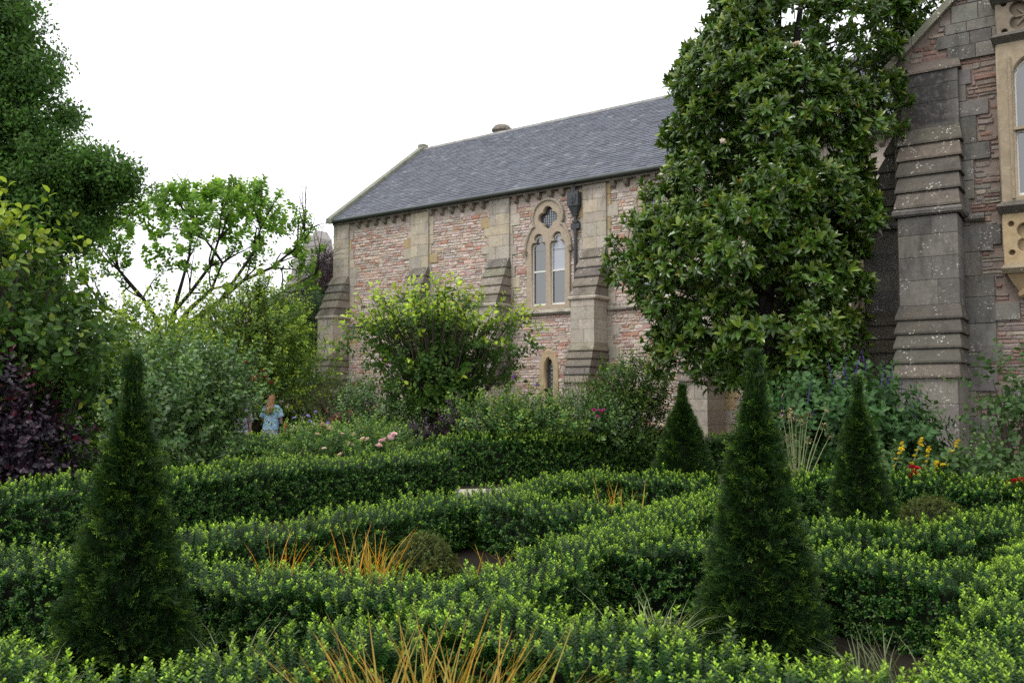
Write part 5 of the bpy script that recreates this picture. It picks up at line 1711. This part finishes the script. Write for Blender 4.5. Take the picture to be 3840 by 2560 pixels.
SKIN = plain_mat('skin', (.52, .33, .25), .6, .1)
def person(label, loc, rz, top_m, skirt_m, hair_m, bag=None):
    """standing woman, her back to -Y"""
    T = thing('person', label, 'person', loc, rz, 'visitors in the garden')
    J = [(0, 0, .92, .13, .10), (0, 0, 1.08, .12, .09), (0, .0, 1.27, .14, .095), (0, 0, 1.41, .07, .06), (0, .01, 1.475, .052), (0, .02, 1.53, .066, .075), (0, .025, 1.60, .075, .09), (0, .02, 1.655, .05, .06),
         (-.17, 0, 1.37, .058), (-.24, -.01, 1.12, .043), (-.20, .10, .92, .034), (-.18, .16, .86, .03),
         (.17, 0, 1.37, .058), (.25, .0, 1.12, .043), (.26, .06, .90, .034), (.26, .08, .82, .03),
         (-.09, 0, .86, .10), (-.09, .01, .48, .065), (-.09, -.01, .08, .042), (-.09, .12, .04, .036),
         (.09, 0, .86, .10), (.10, .02, .48, .065), (.10, .02, .08, .042), (.10, .15, .04, .036),
         (0, .10, 1.585, .014), (-.07, .02, 1.59, .02), (.07, .02, 1.59, .02)]
    E_ = [(0, 1), (1, 2), (2, 3), (3, 4), (4, 5), (5, 6), (6, 7), (2, 8), (8, 9), (9, 10), (10, 11), (2, 12), (12, 13), (13, 14), (14, 15), (0, 16), (16, 17), (17, 18), (18, 19), (0, 20), (20, 21), (21, 22), (22, 23), (6, 24), (6, 25), (6, 26)]
    skin_body(T, J, E_, SKIN)
    for sx, hx, hy, hz in ((-1, -.18, .17, .85), (1, .26, .085, .81)):
        mb = MB()
        for k, (dx, ln) in enumerate(((-.024, .065), (-.008, .075), (.008, .072), (.022, .058))):
            mb.tube([(hx + dx, hy, hz), (hx + dx, hy + .012, hz - ln * .55), (hx + dx * .9, hy + .004, hz - ln)], [.009, .008, .006], 6)
        mb.tube([(hx - sx * .02, hy + .01, hz + .02), (hx - sx * .045, hy + .025, hz - .015), (hx - sx * .04, hy + .03, hz - .04)], [.011, .009, .007], 6)
        build(mb, 'fingers', SKIN, T, True)
    # blouse: torso, then sleeves
    mb = MB()
    mb.loft([ring(0, 0, .80, .235, .185, 24, .012, 7), ring(0, 0, .95, .215, .165, 24, .008, 7), ring(0, 0, 1.10, .19, .14, 24), ring(0, 0, 1.26, .205, .145, 24), ring(0, 0, 1.36, .205, .12, 24), ring(0, 0, 1.42, .13, .085, 24), ring(0, .0, 1.455, .075, .065, 24)], cap=False)
    mb.tube([(-.06, 0, 1.385), (-.135, 0, 1.365), (-.205, 0, 1.29), (-.255, -.01, 1.12)], [.05, .078, .085, .078], 12, cap=False)
    mb.tube([(.06, 0, 1.385), (.135, 0, 1.365), (.21, 0, 1.29), (.265, 0, 1.12)], [.05, .078, .085, .078], 12, cap=False)
    build(mb, 'blouse', top_m, T, True)
    mb = MB()
    mb.loft([ring(0, 0, .16, .30, .27, 48, .03, 9), ring(0, 0, .5, .255, .22, 48, .02, 9), ring(0, 0, .82, .215, .165, 48, .006, 9), ring(0, 0, .97, .16, .12, 48)], cap=False)
    build(mb, 'skirt', skirt_m, T, True)
    mb = MB()
    mb.loft([ring(0, -.165, 1.20, .05, .018, 16), ring(0, -.16, 1.28, .085, .028, 16), ring(0, -.13, 1.37, .10, .04, 16), ring(0, -.075, 1.44, .088, .058, 16), ring(0, -.035, 1.50, .085, .078, 16), ring(0, -.012, 1.57, .092, .095, 16), ring(0, -.002, 1.63, .088, .098, 16), ring(0, .01, 1.68, .066, .075, 16), ring(0, .02, 1.705, .026, .03, 16)])
    for k in range(44):                      # loose locks over the back of the head and shoulders
        t = -1.25 + 2.5 * k / 43 + random.uniform(-.04, .04)
        x_, y_ = math.sin(t), -math.cos(t)
        mb.tube([(x_ * .05, .0 + y_ * .05, 1.695), (x_ * .094, y_ * .1 - .004, 1.60), (x_ * .096, y_ * .085 - .03, 1.50), (x_ * .105, y_ * .06 - .085, 1.40), (x_ * .095 + random.uniform(-.02, .02), y_ * .035 - .145, 1.24 + random.uniform(-.08, .05))], [.008, .011, .011, .010, .003], 5)
    build(mb, 'hair', hair_m, T, True)
    mb = MB()
    for sx in (-.03, .03):
        mb.loft([ring(sx, .098, 1.585 + .011 * math.sin(q), .012 * math.cos(q), .012 * math.cos(q), 8) for q in (-1.3, -.6, 0, .6, 1.3)])
    build(mb, 'eyes', M['core'], T)
    mb = MB(); mb.tube([(-.024, .092, 1.527), (0, .102, 1.525), (.024, .092, 1.527)], [.004, .008, .004], 6)
    build(mb, 'mouth', plain_mat('lips', (.42, .16, .14), .5), T)
    mb = MB()
    for sx in (-.09, .10):
        mb.loft([ring(sx, .06, 0, .05, .13, 12), ring(sx, .06, .05, .045, .12, 12), ring(sx, .03, .09, .035, .06, 12)])
    build(mb, 'shoes', M['core'], T)
    return T

person('woman with long auburn hair, pale blue top and patterned blue skirt', (-6.17, 23.0, -.02), R(-12),
       cloth_mat('blue tie dye', (.24, .42, .58), (.42, .60, .72), (.16, .30, .46), 9), cloth_mat('patterned skirt', (.10, .13, .38), (.55, .55, .72), (.35, .07, .14), 16, .4), plain_mat('auburn hair', (.42, .22, .11), .5, .35, 60))
BAG = thing('shoulder_bag', 'dark shoulder bag with a bright red side, held by the woman in blue', 'bag', (-5.86, 22.95, .62))
mb = MB(); mb.hexa([(-.10, -.05, 0), (.06, -.05, 0), (.06, .09, 0), (-.10, .09, 0)], [(-.09, -.04, .32), (.07, -.04, .32), (.07, .07, .32), (-.09, .07, .32)]); build(mb, 'bag_body', M['core'], BAG)
mb = MB(); mb.hexa([(.0, -.075, -.01), (.085, -.075, -.01), (.075, -.052, .0), (.0, -.052, .0)], [(.03, -.065, .33), (.115, -.065, .33), (.105, -.045, .33), (.03, -.045, .33)]); build(mb, 'red_panel', plain_mat('red leather', (.55, .03, .012), .4), BAG)
mb = MB(); mb.tube([(-.05, .02, .32), (-.08, .0, .55), (-.14, 0, .75)], .012, 5); mb.tube([(.05, .02, .32), (-.04, .0, .58), (-.13, 0, .75)], .012, 5); build(mb, 'strap', M['core'], BAG)
person('visitor in a patterned blue dress half hidden behind the rose bush', (-6.75, 22.2, -.1), R(20),
       cloth_mat('patterned dress', (.14, .17, .36), (.5, .5, .66), (.38, .09, .12), 14), cloth_mat('patterned dress skirt', (.14, .17, .36), (.5, .5, .66), (.38, .09, .12), 14), plain_mat('brown hair', (.10, .06, .04), .5, .3, 60))

T = thing('garden_table', 'white round garden table half hidden behind the open green shrub', 'table', (2.95, 21.2, 0))
mb = MB()
cr = lambda r_, z: [(r_ * math.cos(2 * PI * k / 24), r_ * math.sin(2 * PI * k / 24), z) for k in range(24)]
mb.loft([cr(.50, .86), cr(.52, .875), cr(.52, .895), cr(.50, .91)]); build(mb, 'table_top', M['white'], T)
mb = MB(); mb.loft([cr(.05, .05), cr(.035, .3), cr(.03, .6), cr(.06, .86)]); build(mb, 'pedestal', M['white'], T)
mb = MB(); mb.loft([cr(.26, 0), cr(.26, .03), cr(.1, .06)]); build(mb, 'foot', M['white'], T)
